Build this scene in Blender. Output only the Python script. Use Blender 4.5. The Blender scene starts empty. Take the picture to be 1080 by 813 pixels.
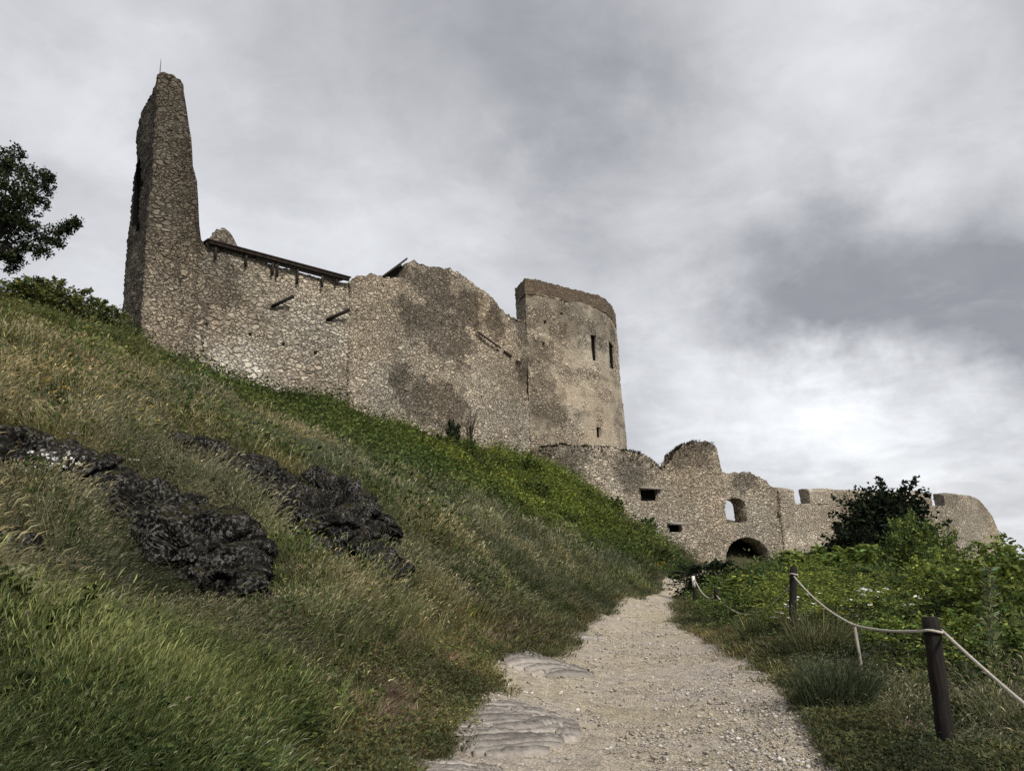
import bpy, bmesh, math, random
import numpy as np
from mathutils import Matrix, Vector, Euler

rng = np.random.default_rng(7)
random.seed(7)
scene = bpy.context.scene
COL = scene.collection

# ------------------------------------------------------------------ camera
F = 850.0
CAMZ = 1.6
PITCH, ROLL = math.radians(13.0), math.radians(-2.0)
cam_d = bpy.data.cameras.new('camera')
cam = bpy.data.objects.new('camera', cam_d)
COL.objects.link(cam)
cam_d.sensor_width = 36.0
cam_d.lens = F / 1080.0 * 36.0
cam_d.clip_start = 0.05
cam_d.clip_end = 6000
CM = (Matrix.Rotation(math.pi / 2 + PITCH, 3, 'X') @ Matrix.Rotation(ROLL, 3, 'Z'))
cam.matrix_world = Matrix.Translation((0, 0, CAMZ)) @ CM.to_4x4()
scene.camera = cam
CMN = np.array(CM)


def ray(px, py):
    return CMN @ np.array([(px - 540) / F, (406.5 - py) / F, -1.0])


def at(px, py, Y):
    d = ray(px, py)
    p = d * (Y / d[1])
    return np.array([p[0], p[1], p[2] + CAMZ])


# ------------------------------------------------------------------ world, sun, exposure
SUN_EL, SUN_AZ = math.radians(42), math.radians(142)   # azimuth clockwise from +Y (north)
w = bpy.data.worlds.new('World')
scene.world = w
w.use_nodes = True
wn, wl = w.node_tree.nodes, w.node_tree.links
wn.clear()


def N(nodes, typ, **kw):
    n = nodes.new(typ)
    for k, v in kw.items():
        setattr(n, k, v)
    return n


def math_node(nodes, links, op, a, b=None, clamp=False):
    n = nodes.new('ShaderNodeMath')
    n.operation = op
    n.use_clamp = clamp
    for i, v in enumerate((a, b)):
        if v is None:
            continue
        if isinstance(v, (int, float)):
            n.inputs[i].default_value = v
        else:
            links.new(v, n.inputs[i])
    return n.outputs[0]


out = N(wn, 'ShaderNodeOutputWorld')
bg = N(wn, 'ShaderNodeBackground')
bg.inputs['Strength'].default_value = 0.1
sky = N(wn, 'ShaderNodeTexSky', sky_type='NISHITA')
sky.sun_disc = False
sky.sun_elevation = SUN_EL
sky.sun_rotation = SUN_AZ
tc = N(wn, 'ShaderNodeTexCoord')
vnorm = N(wn, 'ShaderNodeVectorMath', operation='NORMALIZE')
wl.new(tc.outputs['Generated'], vnorm.inputs[0])
DIR = vnorm.outputs[0]
# cloud deck projected on a plane overhead: xy / (z + k)
sep = N(wn, 'ShaderNodeSeparateXYZ')
wl.new(DIR, sep.inputs[0])
zc = math_node(wn, wl, 'MAXIMUM', sep.outputs[2], 0.0)
zk = math_node(wn, wl, 'ADD', zc, 0.22)
comb = N(wn, 'ShaderNodeCombineXYZ')
wl.new(math_node(wn, wl, 'DIVIDE', sep.outputs[0], zk), comb.inputs[0])
wl.new(math_node(wn, wl, 'DIVIDE', sep.outputs[1], zk), comb.inputs[1])


def wnoise(scale, detail, rough, dist=0.0, off=(0, 0, 0)):
    mp = N(wn, 'ShaderNodeMapping')
    mp.inputs['Location'].default_value = off
    wl.new(comb.outputs[0], mp.inputs[0])
    n = N(wn, 'ShaderNodeTexNoise')
    n.inputs['Scale'].default_value = scale
    n.inputs['Detail'].default_value = detail
    n.inputs['Roughness'].default_value = rough
    n.inputs['Distortion'].default_value = dist
    wl.new(mp.outputs[0], n.inputs['Vector'])
    return n.outputs['Fac']


n_big = wnoise(1.3, 5, 0.55, 0.5, (3.1, 1.7, 0))
n_mid = wnoise(3.4, 6, 0.6, 0.35, (0.4, 5.2, 0))
# direction jitter so the cloud lobes have ragged rims
warp = N(wn, 'ShaderNodeTexNoise')
warp.inputs['Scale'].default_value = 4.0
warp.inputs['Detail'].default_value = 6
warp.inputs['Roughness'].default_value = 0.62
wl.new(DIR, warp.inputs['Vector'])
wsub = N(wn, 'ShaderNodeVectorMath', operation='SUBTRACT')
wl.new(warp.outputs['Color'], wsub.inputs[0])
wsub.inputs[1].default_value = (0.5, 0.5, 0.5)
wsc = N(wn, 'ShaderNodeVectorMath', operation='SCALE')
wl.new(wsub.outputs[0], wsc.inputs[0])
wsc.inputs['Scale'].default_value = 0.30
wadd = N(wn, 'ShaderNodeVectorMath', operation='ADD')
wl.new(DIR, wadd.inputs[0])
wl.new(wsc.outputs[0], wadd.inputs[1])
WDIR = wadd.outputs[0]

# brighter and darker banks of the cloud deck: (direction seen at, angular radii, gain, edge)
LOBES = [
    ((930, 80), 0.20, 1.5), ((1050, 140), 0.12, 0.8), ((735, 190), 0.11, 1.2),
    ((840, 435), 0.085, 1.9), ((960, 455), 0.10, 2.4), ((760, 400), 0.09, 1.2), ((1060, 560), 0.16, 1.0), ((820, 470), 0.12, 1.0),
    ((690, 350), 0.09, 1.0), ((900, 420), 0.06, 0.7),
    ((950, 300), 0.18, -1.15), ((840, 250), 0.13, -1.0), ((1060, 320), 0.17, -0.95), ((1040, 400), 0.09, -0.9), ((690, 140), 0.12, -0.9),
    ((420, 60), 0.25, -0.45), ((600, 90), 0.18, -0.5), ((740, 225), 0.10, -0.3), ((300, 330), 0.30, 0.6), ((60, 230), 0.28, 0.55), ((480, 240), 0.15, 0.55),
    ((1090, 20), 0.11, -1.6), ((30, 20), 0.2, 0.3),
]
acc = None
for (p, rad, gain) in LOBES:
    d = ray(*p)
    d = d / np.linalg.norm(d)
    dn = N(wn, 'ShaderNodeVectorMath', operation='DISTANCE')
    wl.new(WDIR, dn.inputs[0])
    dn.inputs[1].default_value = tuple(d)
    mr = N(wn, 'ShaderNodeMapRange', interpolation_type='SMOOTHERSTEP')
    wl.new(dn.outputs['Value'], mr.inputs['Value'])
    mr.inputs['From Min'].default_value = rad * 1.7
    mr.inputs['From Max'].default_value = 0.0
    mr.inputs['To Min'].default_value = 0.0
    mr.inputs['To Max'].default_value = gain
    acc = mr.outputs[0] if acc is None else math_node(wn, wl, 'ADD', acc, mr.outputs[0])
b1 = math_node(wn, wl, 'MULTIPLY', math_node(wn, wl, 'SUBTRACT', n_big, 0.5), 1.5)
b2 = math_node(wn, wl, 'MULTIPLY', math_node(wn, wl, 'SUBTRACT', n_mid, 0.5), 2.2)
n_def = wnoise(2.1, 9, 0.56, 0.45, (1.9, 8.3, 0))
mrd = N(wn, 'ShaderNodeMapRange', interpolation_type='SMOOTHSTEP')
wl.new(n_def, mrd.inputs['Value'])
mrd.inputs['From Min'].default_value = 0.46
mrd.inputs['From Max'].default_value = 0.60
mrd.inputs['To Min'].default_value = -0.22
mrd.inputs['To Max'].default_value = 0.38
acc = math_node(wn, wl, 'ADD', acc, mrd.outputs[0])
bright = math_node(wn, wl, 'ADD', math_node(wn, wl, 'ADD', math_node(wn, wl, 'ADD', acc, 4.35), b1), b2)
bright = math_node(wn, wl, 'MAXIMUM', bright, 2.5)
n_fine = wnoise(6.5, 7, 0.62, 0.6, (7.7, 2.2, 0))
bright = math_node(wn, wl, 'MULTIPLY', bright, math_node(wn, wl, 'ADD', 0.86, math_node(wn, wl, 'MULTIPLY', n_fine, 0.28)))
cc = N(wn, 'ShaderNodeCombineXYZ')
wl.new(math_node(wn, wl, 'MULTIPLY', bright, 0.982), cc.inputs[0])
wl.new(math_node(wn, wl, 'MULTIPLY', bright, 1.0), cc.inputs[1])
wl.new(math_node(wn, wl, 'ADD', math_node(wn, wl, 'MULTIPLY', bright, 0.995), 0.26), cc.inputs[2])
mix = N(wn, 'ShaderNodeMix', data_type='RGBA')
mix.inputs['Factor'].default_value = 0.96
wl.new(sky.outputs[0], mix.inputs['A'])
wl.new(cc.outputs[0], mix.inputs['B'])
wl.new(mix.outputs['Result'], bg.inputs['Color'])
wl.new(bg.outputs[0], out.inputs[0])
w.cycles.sampling_method = 'MANUAL'
w.cycles.sample_map_resolution = 256

sun_d = bpy.data.lights.new('sun', 'SUN')
sun_d.energy = 3.0
sun_d.angle = math.radians(12)
sun_d.color = (1.0, 0.94, 0.84)
sun = bpy.data.objects.new('sun', sun_d)
COL.objects.link(sun)
sdir = Vector((math.sin(SUN_AZ) * math.cos(SUN_EL), math.cos(SUN_AZ) * math.cos(SUN_EL), math.sin(SUN_EL)))
sun.rotation_euler = (-sdir).to_track_quat('-Z', 'Y').to_euler()
sun.location = sdir * 200
scene.view_settings.view_transform = 'Standard'
scene.view_settings.look = 'None'
scene.view_settings.gamma = 1.0
scene.view_settings.exposure = 0.42
scene.view_settings.use_curve_mapping = False
scene.cycles.max_bounces = 5
scene.cycles.diffuse_bounces = 3
scene.cycles.transmission_bounces = 3
scene.cycles.transparent_max_bounces = 4
scene.cycles.use_denoising = False

# ------------------------------------------------------------------ numpy noise
def _h(ix, iy, iz, s=0):
    with np.errstate(over='ignore'):
        h = (ix.astype(np.uint32) * np.uint32(374761393) + iy.astype(np.uint32) * np.uint32(668265263)
             + iz.astype(np.uint32) * np.uint32(2147483647 - 58) + np.uint32((s * 974634533 + 12345) & 0xffffffff))
        h = (h ^ (h >> np.uint32(13))) * np.uint32(1274126177)
        h = (h ^ (h >> np.uint32(16))) * np.uint32(2246822519)
        h = h ^ (h >> np.uint32(15))
    return h.astype(np.float64) / 4294967296.0


def vnoise(p, s=0):
    p = np.asarray(p, float)
    i = np.floor(p).astype(np.int64)
    f = p - i
    f = f * f * (3 - 2 * f)
    r = 0
    for dx in (0, 1):
        for dy in (0, 1):
            for dz in (0, 1):
                wgt = ((f[..., 0] if dx else 1 - f[..., 0]) * (f[..., 1] if dy else 1 - f[..., 1]) * (f[..., 2] if dz else 1 - f[..., 2]))
                r = r + wgt * _h(i[..., 0] + dx, i[..., 1] + dy, i[..., 2] + dz, s)
    return r * 2 - 1


def fbm(p, octaves=4, s=0, gain=0.5):
    p = np.asarray(p, float)
    a, r = 1.0, 0
    for o in range(octaves):
        r = r + a * vnoise(p * (2.03 ** o) + 17.3 * o, s + o)
        a *= gain
    return r


def fbm2(x, y, octaves=4, s=0):
    return fbm(np.stack([x, y, np.zeros_like(x) + 0.37 * s], -1), octaves, s)


def worley(p, s=0):
    p = np.asarray(p, float)
    i = np.floor(p).astype(np.int64)
    f1 = np.full(len(p), 9.0)
    f2 = np.full(len(p), 9.0)
    cid = np.zeros(len(p))
    for dx in (-1, 0, 1):
        for dy in (-1, 0, 1):
            for dz in (-1, 0, 1):
                cx, cy, cz = i[:, 0] + dx, i[:, 1] + dy, i[:, 2] + dz
                q = np.stack([cx + _h(cx, cy, cz, s), cy + _h(cx, cy, cz, s + 1), cz + _h(cx, cy, cz, s + 2)], -1)
                d = np.linalg.norm(q - p, axis=1)
                c = _h(cx, cy, cz, s + 3)
                closer = d < f1
                f2 = np.where(closer, f1, np.minimum(f2, d))
                cid = np.where(closer, c, cid)
                f1 = np.where(closer, d, f1)
    return f1, f2, cid


def smooth(a, b, x):
    t = np.clip((x - a) / (b - a), 0, 1)
    return t * t * (3 - 2 * t)


# ------------------------------------------------------------------ materials
def new_mat(name):
    m = bpy.data.materials.new(name)
    m.use_nodes = True
    nt = m.node_tree
    b = nt.nodes['Principled BSDF']
    b.inputs['Roughness'].default_value = 0.9
    b.inputs['Specular IOR Level'].default_value = 0.25
    return m, nt.nodes, nt.links, b


def mixc(nodes, links, fac, a, b, blend='MIX'):
    n = nodes.new('ShaderNodeMix')
    n.data_type = 'RGBA'
    n.blend_type = blend
    for key, v in (('Factor', fac), ('A', a), ('B', b)):
        sock = [s for s in n.inputs if s.name == key and (s.type == 'RGBA' or key == 'Factor')][0]
        if isinstance(v, tuple):
            sock.default_value = (*v, 1.0) if len(v) == 3 else v
        elif isinstance(v, (int, float)):
            sock.default_value = v
        else:
            links.new(v, sock)
    return [o for o in n.outputs if o.type == 'RGBA'][0]


def noise_node(nodes, links, scale, detail=4, rough=0.55, vec=None, scl=None):
    n = nodes.new('ShaderNodeTexNoise')
    n.inputs['Scale'].default_value = scale
    n.inputs['Detail'].default_value = detail
    n.inputs['Roughness'].default_value = rough
    if vec is None:
        t = nodes.new('ShaderNodeTexCoord')
        vec = t.outputs['Object']
    if scl:
        mp = nodes.new('ShaderNodeMapping')
        mp.inputs['Scale'].default_value = scl
        links.new(vec, mp.inputs[0])
        vec = mp.outputs[0]
    links.new(vec, n.inputs['Vector'])
    return n


def ramp(nodes, links, fac, stops):
    r = nodes.new('ShaderNodeValToRGB')
    els = r.color_ramp.elements
    while len(els) < len(stops):
        els.new(0.5)
    for e, (p, c) in zip(els, stops):
        e.position = p
        e.color = (*c, 1) if len(c) == 3 else c
    links.new(fac, r.inputs[0])
    return r.outputs[0]


def bump(nodes, links, bsdf, height, strength, dist):
    b = nodes.new('ShaderNodeBump')
    b.inputs['Strength'].default_value = strength
    b.inputs['Distance'].default_value = dist
    links.new(height, b.inputs['Height'])
    links.new(b.outputs[0], bsdf.inputs['Normal'])
    return b


def attr(nodes, name, typ='GEOMETRY'):
    a = nodes.new('ShaderNodeAttribute')
    a.attribute_name = name
    a.attribute_type = typ
    return a


def masonry_mat(name, sx, sz, mortar=(0.085, 0.072, 0.058), gap=0.10, relief=0.10, warm=1.0):
    """rubble of mixed sizes: big and small stones by patches, uneven joints part filled with pale mortar;
    the 'stone' attribute carries stains and painted shade (rgb) and render coat (a)"""
    m, n, l, b = new_mat(name)
    a = attr(n, 'stone')
    t = n.new('ShaderNodeTexCoord')
    wn_ = noise_node(n, l, 1.3 / sx, 4, 0.65)
    sub = n.new('ShaderNodeVectorMath')
    sub.operation = 'MULTIPLY_ADD'
    l.new(wn_.outputs['Color'], sub.inputs[0])
    sub.inputs[1].default_value = (sx * 0.55,) * 3
    l.new(t.outputs['Object'], sub.inputs[2])

    def cells(k):
        mp = n.new('ShaderNodeMapping')
        mp.inputs['Scale'].default_value = (k / sx, k / sx, k / sz)
        l.new(sub.outputs[0], mp.inputs[0])
        v = n.new('ShaderNodeTexVoronoi')
        v.inputs['Scale'].default_value = 1.0
        l.new(mp.outputs[0], v.inputs['Vector'])
        e = n.new('ShaderNodeTexVoronoi')
        e.feature = 'DISTANCE_TO_EDGE'
        e.inputs['Scale'].default_value = 1.0
        l.new(mp.outputs[0], e.inputs['Vector'])
        return v.outputs['Color'], e.outputs['Distance']
    ca, ea = cells(0.95)
    cb, eb = cells(1.75)
    pn = noise_node(n, l, 1.1, 5, 0.65)
    pick = ramp(n, l, pn.outputs['Fac'], [(0.46, (0, 0, 0)), (0.50, (1, 1, 1))])
    col = mixc(n, l, pick, ca, cb)
    ed = n.new('ShaderNodeMix')
    l.new(pick, ed.inputs[0])
    l.new(ea, ed.inputs[2])
    l.new(eb, ed.inputs[3])
    ed = ed.outputs[0]
    sp = n.new('ShaderNodeSeparateColor')
    l.new(col, sp.inputs[0])
    w_ = warm
    pal = ramp(n, l, sp.outputs[0], [(0.0, (0.36, 0.325, 0.275)), (0.2, (0.58, 0.51, 0.415 * w_)), (0.4, (0.48, 0.425, 0.345 * w_)), (0.6, (0.64, 0.58, 0.49 * w_)), (0.8, (0.53, 0.45, 0.36 * w_)), (1.0, (0.58, 0.55, 0.50))])
    val = n.new('ShaderNodeMapRange')
    l.new(sp.outputs[1], val.inputs['Value'])
    val.inputs['To Min'].default_value = 0.70
    val.inputs['To Max'].default_value = 1.15
    pal = mixc(n, l, 1.0, pal, val.outputs[0], 'MULTIPLY')
    jn = noise_node(n, l, 2.3, 5, 0.7)
    mort = mixc(n, l, ramp(n, l, jn.outputs['Fac'], [(0.36, (0, 0, 0)), (0.60, (1, 1, 1))]), mortar, (0.36, 0.315, 0.25 * w_))
    em = n.new('ShaderNodeMapRange')
    em.interpolation_type = 'SMOOTHSTEP'
    l.new(ed, em.inputs['Value'])
    em.inputs['From Min'].default_value = 0.0
    l.new(math_node(n, l, 'MULTIPLY', ramp(n, l, wn_.outputs['Fac'], [(0.25, (0.35, 0.35, 0.35)), (0.75, (1.75, 1.75, 1.75))]), gap), em.inputs['From Max'])
    c = mixc(n, l, em.outputs[0], mort, pal)
    g = noise_node(n, l, 9.0, 6, 0.7)
    gb = noise_node(n, l, 28.0, 4, 0.7)
    pl = ramp(n, l, g.outputs['Fac'], [(0.3, (0.30, 0.265, 0.215)), (0.7, (0.46, 0.41, 0.335))])
    pf = math_node(n, l, 'MULTIPLY', a.outputs['Alpha'], 0.80)
    c = mixc(n, l, pf, c, pl)
    gv = ramp(n, l, g.outputs['Fac'], [(0.25, (0.55, 0.55, 0.55)), (0.75, (1.35, 1.34, 1.32))])
    c = mixc(n, l, 1.0, c, gv, 'MULTIPLY')
    c = mixc(n, l, 1.0, c, ramp(n, l, gb.outputs['Fac'], [(0.3, (0.6, 0.6, 0.6)), (0.5, (1.05, 1.05, 1.05)), (0.75, (1.3, 1.3, 1.3))]), 'MULTIPLY')
    c = mixc(n, l, 1.0, c, a.outputs['Color'], 'MULTIPLY')
    l.new(c, b.inputs['Base Color'])
    hm = n.new('ShaderNodeMapRange')
    hm.interpolation_type = 'SMOOTHSTEP'
    l.new(ed, hm.inputs['Value'])
    hm.inputs['From Max'].default_value = 0.2
    h = math_node(n, l, 'ADD', hm.outputs[0], math_node(n, l, 'MULTIPLY', sp.outputs[2], 0.7))
    h = math_node(n, l, 'MULTIPLY', h, math_node(n, l, 'SUBTRACT', 1.0, pf))
    h = math_node(n, l, 'ADD', h, math_node(n, l, 'MULTIPLY', g.outputs['Fac'], 1.0))
    bump(n, l, b, h, 1.0, relief)
    b.inputs['Roughness'].default_value = 0.95
    return m


M_MASON = masonry_mat('rubble_masonry', 0.46, 0.28, (0.075, 0.064, 0.052), 0.13, 0.17)
M_TOWER = masonry_mat('dark_rubble_masonry', 0.44, 0.27, (0.03, 0.027, 0.024), 0.18, 0.24)
M_WALLB = masonry_mat('fine_rubble_masonry', 0.35, 0.21, (0.07, 0.06, 0.05), 0.13, 0.15)
M_OUTER = masonry_mat('coursed_rubble_masonry', 0.42, 0.18, (0.07, 0.06, 0.048), 0.14, 0.16)
M_BASTION = masonry_mat('small_rubble_masonry', 0.28, 0.19, (0.10, 0.088, 0.072), 0.11, 0.10)
M_BRICK = masonry_mat('crown_brick', 0.30, 0.12, (0.06, 0.05, 0.045), 0.10, 0.06)


def simple_mat(name, c0, c1, scale=3.0, scl=None, bump_s=0.4, bump_d=0.02, rough=0.9):
    m, n, l, b = new_mat(name)
    g = noise_node(n, l, scale, 6, 0.6, scl=scl)
    l.new(ramp(n, l, g.outputs['Fac'], [(0.3, c0), (0.72, c1)]), b.inputs['Base Color'])
    bump(n, l, b, g.outputs['Fac'], bump_s, bump_d)
    b.inputs['Roughness'].default_value = rough
    return m


M_WOOD = simple_mat('weathered_dark_wood', (0.006, 0.005, 0.005), (0.026, 0.021, 0.018), 6, (8, 8, 0.7), 0.6, 0.01)
M_ROOFWOOD = simple_mat('roof_timber', (0.02, 0.014, 0.012), (0.06, 0.045, 0.038), 4, None, 0.3, 0.02)
M_GREYWOOD = simple_mat('bleached_wood', (0.16, 0.14, 0.12), (0.34, 0.31, 0.27), 6, (8, 8, 0.7), 0.5, 0.01)
M_ROPE = simple_mat('pale_rope', (0.30, 0.27, 0.22), (0.55, 0.52, 0.46), 40, None, 0.6, 0.01)
M_VOID = simple_mat('unlit_interior', (0.006, 0.006, 0.006), (0.012, 0.011, 0.010), 2)  # near-black base colour stands in for the darkness inside openings
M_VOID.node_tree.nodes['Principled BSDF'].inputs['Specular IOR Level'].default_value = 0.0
M_METAL = simple_mat('rusty_metal', (0.05, 0.05, 0.05), (0.12, 0.11, 0.10), 5, None, 0.1, 0.005, 0.5)
M_WHITE = simple_mat('white_paint', (0.6, 0.6, 0.58), (0.75, 0.75, 0.73), 8, None, 0.1, 0.002, 0.6)
M_BARK = simple_mat('bark', (0.025, 0.02, 0.016), (0.07, 0.06, 0.05), 10, (3, 3, 0.8), 0.7, 0.02)


def leaf_mat(name, source, trans=0.35):
    """source: 'INSTANCER' reads the scattered tuft's tint, 'OBJECT' the plant's own colour"""
    m, n, l, b = new_mat(name)
    a = attr(n, 'c')
    if source == 'INSTANCER':
        t = attr(n, 'tint', 'INSTANCER')
        tc_ = t.outputs['Color']
    else:
        t = n.new('ShaderNodeObjectInfo')
        tc_ = t.outputs['Color']
    c = mixc(n, l, 1.0, a.outputs['Color'], tc_, 'MULTIPLY')
    l.new(c, b.inputs['Base Color'])
    b.inputs['Roughness'].default_value = 0.65
    b.inputs['Specular IOR Level'].default_value = 0.15
    tr = n.new('ShaderNodeBsdfTranslucent')
    l.new(c, tr.inputs[0])
    ms = n.new('ShaderNodeMixShader')
    ms.inputs[0].default_value = trans
    l.new(b.outputs[0], ms.inputs[1])
    l.new(tr.outputs[0], ms.inputs[2])
    l.new(ms.outputs[0], n['Material Output'].inputs[0])
    return m


M_BLADE = leaf_mat('grass_blade', 'INSTANCER')
M_LEAF = leaf_mat('leaf', 'OBJECT')


# ------------------------------------------------------------------ object helpers
def mesh_np(name, verts, faces, mat=None, smooth_=False, colors=None, cname='c', matidx=None):
    """faces: list of arrays (k x 3 or k x 4)"""
    me = bpy.data.meshes.new(name)
    verts = np.asarray(verts, dtype=np.float32)
    if not isinstance(faces, list):
        faces = [faces]
    faces = [np.asarray(f, dtype=np.int32) for f in faces if len(f)]
    nl = sum(f.size for f in faces)
    npoly = sum(len(f) for f in faces)
    me.vertices.add(len(verts))
    me.vertices.foreach_set('co', verts.ravel())
    me.loops.add(nl)
    me.polygons.add(npoly)
    me.loops.foreach_set('vertex_index', np.concatenate([f.ravel() for f in faces]))
    starts, tot = [], 0
    for f in faces:
        starts.append(tot + np.arange(len(f)) * f.shape[1])
        tot += f.size
    me.polygons.foreach_set('loop_start', np.concatenate(starts).astype(np.int32))
    me.update(calc_edges=True)
    if smooth_:
        me.polygons.foreach_set('use_smooth', np.ones(npoly, bool))
    if colors is not None:
        set_col(me, colors, cname)
    if mat:
        me.materials.append(mat)
    return me


def set_col(me, colors, cname='c'):
    a = me.attributes.get(cname) or me.attributes.new(cname, 'FLOAT_COLOR', 'POINT')
    c = np.ones((len(me.vertices), 4), np.float32)
    c[:, :np.shape(colors)[-1]] = colors
    a.data.foreach_set('color', c.ravel())


def link(name, me, parent=None):
    o = bpy.data.objects.new(name, me)
    COL.objects.link(o)
    if parent is not None:
        o.parent = parent
    return o


def tag(o, label=None, cat=None, group=None, kind=None):
    if label:
        o['label'] = label
    if cat:
        o['category'] = cat
    if group:
        o['group'] = group
    if kind:
        o['kind'] = kind
    return o


def empty(name, loc, label, cat, group=None, rz=0.0):
    o = bpy.data.objects.new(name, None)
    o.empty_display_size = 0.3
    COL.objects.link(o)
    o.location = loc
    o.rotation_euler = (0, 0, rz)
    return tag(o, label, cat, group)


class MB:
    """collects tubes, boxes and polygons into one mesh"""
    def __init__(self):
        self.v, self.q, self.t = [], [], []
        self.n = 0

    def add(self, v, q=(), t=()):
        v = np.asarray(v, float)
        self.v.append(v)
        if len(q):
            self.q.append(np.asarray(q) + self.n)
        if len(t):
            self.t.append(np.asarray(t) + self.n)
        self.n += len(v)

    def tube(self, pts, radii, k=7, cap=True):
        pts = np.asarray(pts, float)
        radii = np.broadcast_to(np.asarray(radii, float), (len(pts),))
        tang = np.gradient(pts, axis=0)
        rings = []
        for p, t, r in zip(pts, tang, radii):
            t = t / (np.linalg.norm(t) + 1e-9)
            a = np.cross(t, [0.13, 0.97, 0.2])
            a /= np.linalg.norm(a) + 1e-9
            b = np.cross(t, a)
            ang = np.arange(k) * 2 * np.pi / k
            rings.append(p + r * (np.cos(ang)[:, None] * a + np.sin(ang)[:, None] * b))
        v = np.concatenate(rings)
        q = []
        for i in range(len(pts) - 1):
            for j in range(k):
                q.append((i * k + j, i * k + (j + 1) % k, (i + 1) * k + (j + 1) % k, (i + 1) * k + j))
        t = []
        if cap:
            c0, c1 = len(v), len(v) + 1
            v = np.concatenate([v, pts[:1], pts[-1:]])
            m = (len(pts) - 1) * k
            for j in range(k):
                t.append((c0, (j + 1) % k, j))
                t.append((c1, m + j, m + (j + 1) % k))
        self.add(v, q, t)

    def box(self, c, ax, ay, az):
        """centre and three half-extent vectors"""
        c, ax, ay, az = (np.asarray(a, float) for a in (c, ax, ay, az))
        v = [c + sx * ax + sy * ay + sz * az for sz in (-1, 1) for sy in (-1, 1) for sx in (-1, 1)]
        q = [(0, 2, 3, 1), (4, 5, 7, 6), (0, 1, 5, 4), (2, 6, 7, 3), (0, 4, 6, 2), (1, 3, 7, 5)]
        self.add(v, q)

    def build(self, name, mat, parent=None, smooth_=False, off=(0, 0, 0)):
        v = np.concatenate(self.v) - np.asarray(off, float)
        fs = []
        if self.q:
            fs.append(np.concatenate(self.q))
        if self.t:
            fs.append(np.concatenate(self.t))
        return link(name, mesh_np(name, v, fs, mat, smooth_), parent)

# ------------------------------------------------------------------ terrain
# wall lines (pixel at the foot, distance) -> plan
def plan(lst):
    return np.array([at(px, py, Y)[:2] for px, py, Y in lst])


CURTAIN = plan([(147, 357, 44), (370, 424, 51), (440, 452, 55.5), (558, 474, 66.5), (567, 477, 67.5)])
OUTER = plan([(560, 490, 61.5), (650, 525, 64), (760, 560, 67), (826, 575, 70.3)])
BAST = np.array([at(px, 560, Y)[:2] for px, Y in ((826, 70.2), (900, 74.5), (990, 81), (1022, 84), (1043, 87), (1054, 91), (1056, 96))])


def on_line(poly, px, py):
    """where the sight line through a pixel crosses a wall's plan line: (arc length, height)"""
    d = ray(px, py)
    best = None
    s0 = 0.0
    for i, (a, b) in enumerate(zip(poly[:-1], poly[1:])):
        e = b - a
        L = np.linalg.norm(e)
        A = np.array([[d[0], -e[0]], [d[1], -e[1]]])
        t, u = np.linalg.solve(A, a)
        lo = -9 if i == 0 else -1e-6
        hi = 9 if i == len(poly) - 2 else 1 + 1e-6
        if lo <= u <= hi and t > 0:
            cand = (abs(u - 0.5), s0 + u * L, CAMZ + d[2] * t, t * d[1])
            if best is None or cand[0] < best[0]:
                best = cand
        s0 += L
    return best[1], best[2], best[3]


PATH_L = [(440, 813, 6.9), (478, 760, 8.9), (520, 722, 11.6), (575, 690, 15.5), (602, 666, 20.5), (638, 650, 26), (668, 635, 34), (690, 626, 42), (707, 619, 50)]
PATH_R = [(872, 813, 6.9), (828, 760, 8.9), (800, 722, 11.6), (765, 690, 15.5), (735, 666, 20.5), (712, 650, 26), (711, 637, 34), (717, 627, 42), (727, 619, 50)]
CTRL = []          # (px, py, Y)
CTRL += PATH_L + PATH_R
CTRL += [(0, 813, 4.6), (120, 813, 5.0), (240, 813, 5.5), (340, 813, 6.1),
         (0, 700, 6.4), (0, 600, 8.4), (0, 500, 11), (0, 450, 13.5), (0, 400, 18), (0, 358, 26), (0, 327, 36), (-60, 305, 38), (60, 338, 40),
         (125, 700, 7.0), (125, 600, 9.0), (125, 500, 12.3), (125, 440, 17), (125, 404, 23), (125, 382, 33),
         (250, 700, 7.9), (250, 600, 10.5), (250, 520, 15), (250, 456, 25), (250, 440, 35),
         (330, 620, 12), (330, 520, 18), (330, 470, 34),
         (400, 740, 8.2), (400, 680, 10), (400, 600, 14.5), (400, 530, 22), (400, 494, 38),
         (500, 700, 11.4), (500, 640, 15.5), (500, 570, 24), (500, 527, 42),
         (560, 650, 18), (560, 568, 33), (560, 530, 52),
         (600, 625, 25), (600, 573, 42), (640, 620, 33), (640, 586, 48), (690, 600, 48), (700, 594, 56), (660, 564, 58), (735, 600, 58),
         (835, 668, 15), (757, 662, 23.5), (733, 636, 31), (1000, 796, 7.6), (1080, 800, 7.2), (960, 760, 8.6), (960, 720, 11),
         (1080, 740, 10), (930, 690, 14), (860, 650, 22), (790, 625, 35), (900, 640, 32), (1080, 670, 24), (1000, 640, 40), (850, 610, 58)]
WPX = [(147, 359), (200, 390), (250, 400), (300, 410), (350, 421), (400, 442), (440, 454), (480, 460), (520, 470), (556, 480)]
P = [at(*c) for c in CTRL]
for px, py in WPX:
    s_, z_, y_ = on_line(CURTAIN, px, py)
    P.append(at(px, py + (17 if px > 160 else 8), y_ - 0.2))
for px, py in [(575, 502), (600, 516), (650, 547), (700, 575), (745, 597)]:
    s_, z_, y_ = on_line(OUTER, px, py)
    P.append(at(px, py, y_ - 0.3))
for px, py in [(790, 597), (900, 600), (990, 600), (1050, 605)]:
    s_, z_, y_ = on_line(BAST, px, py)
    P.append(at(px, py, y_ - 0.3))
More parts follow.
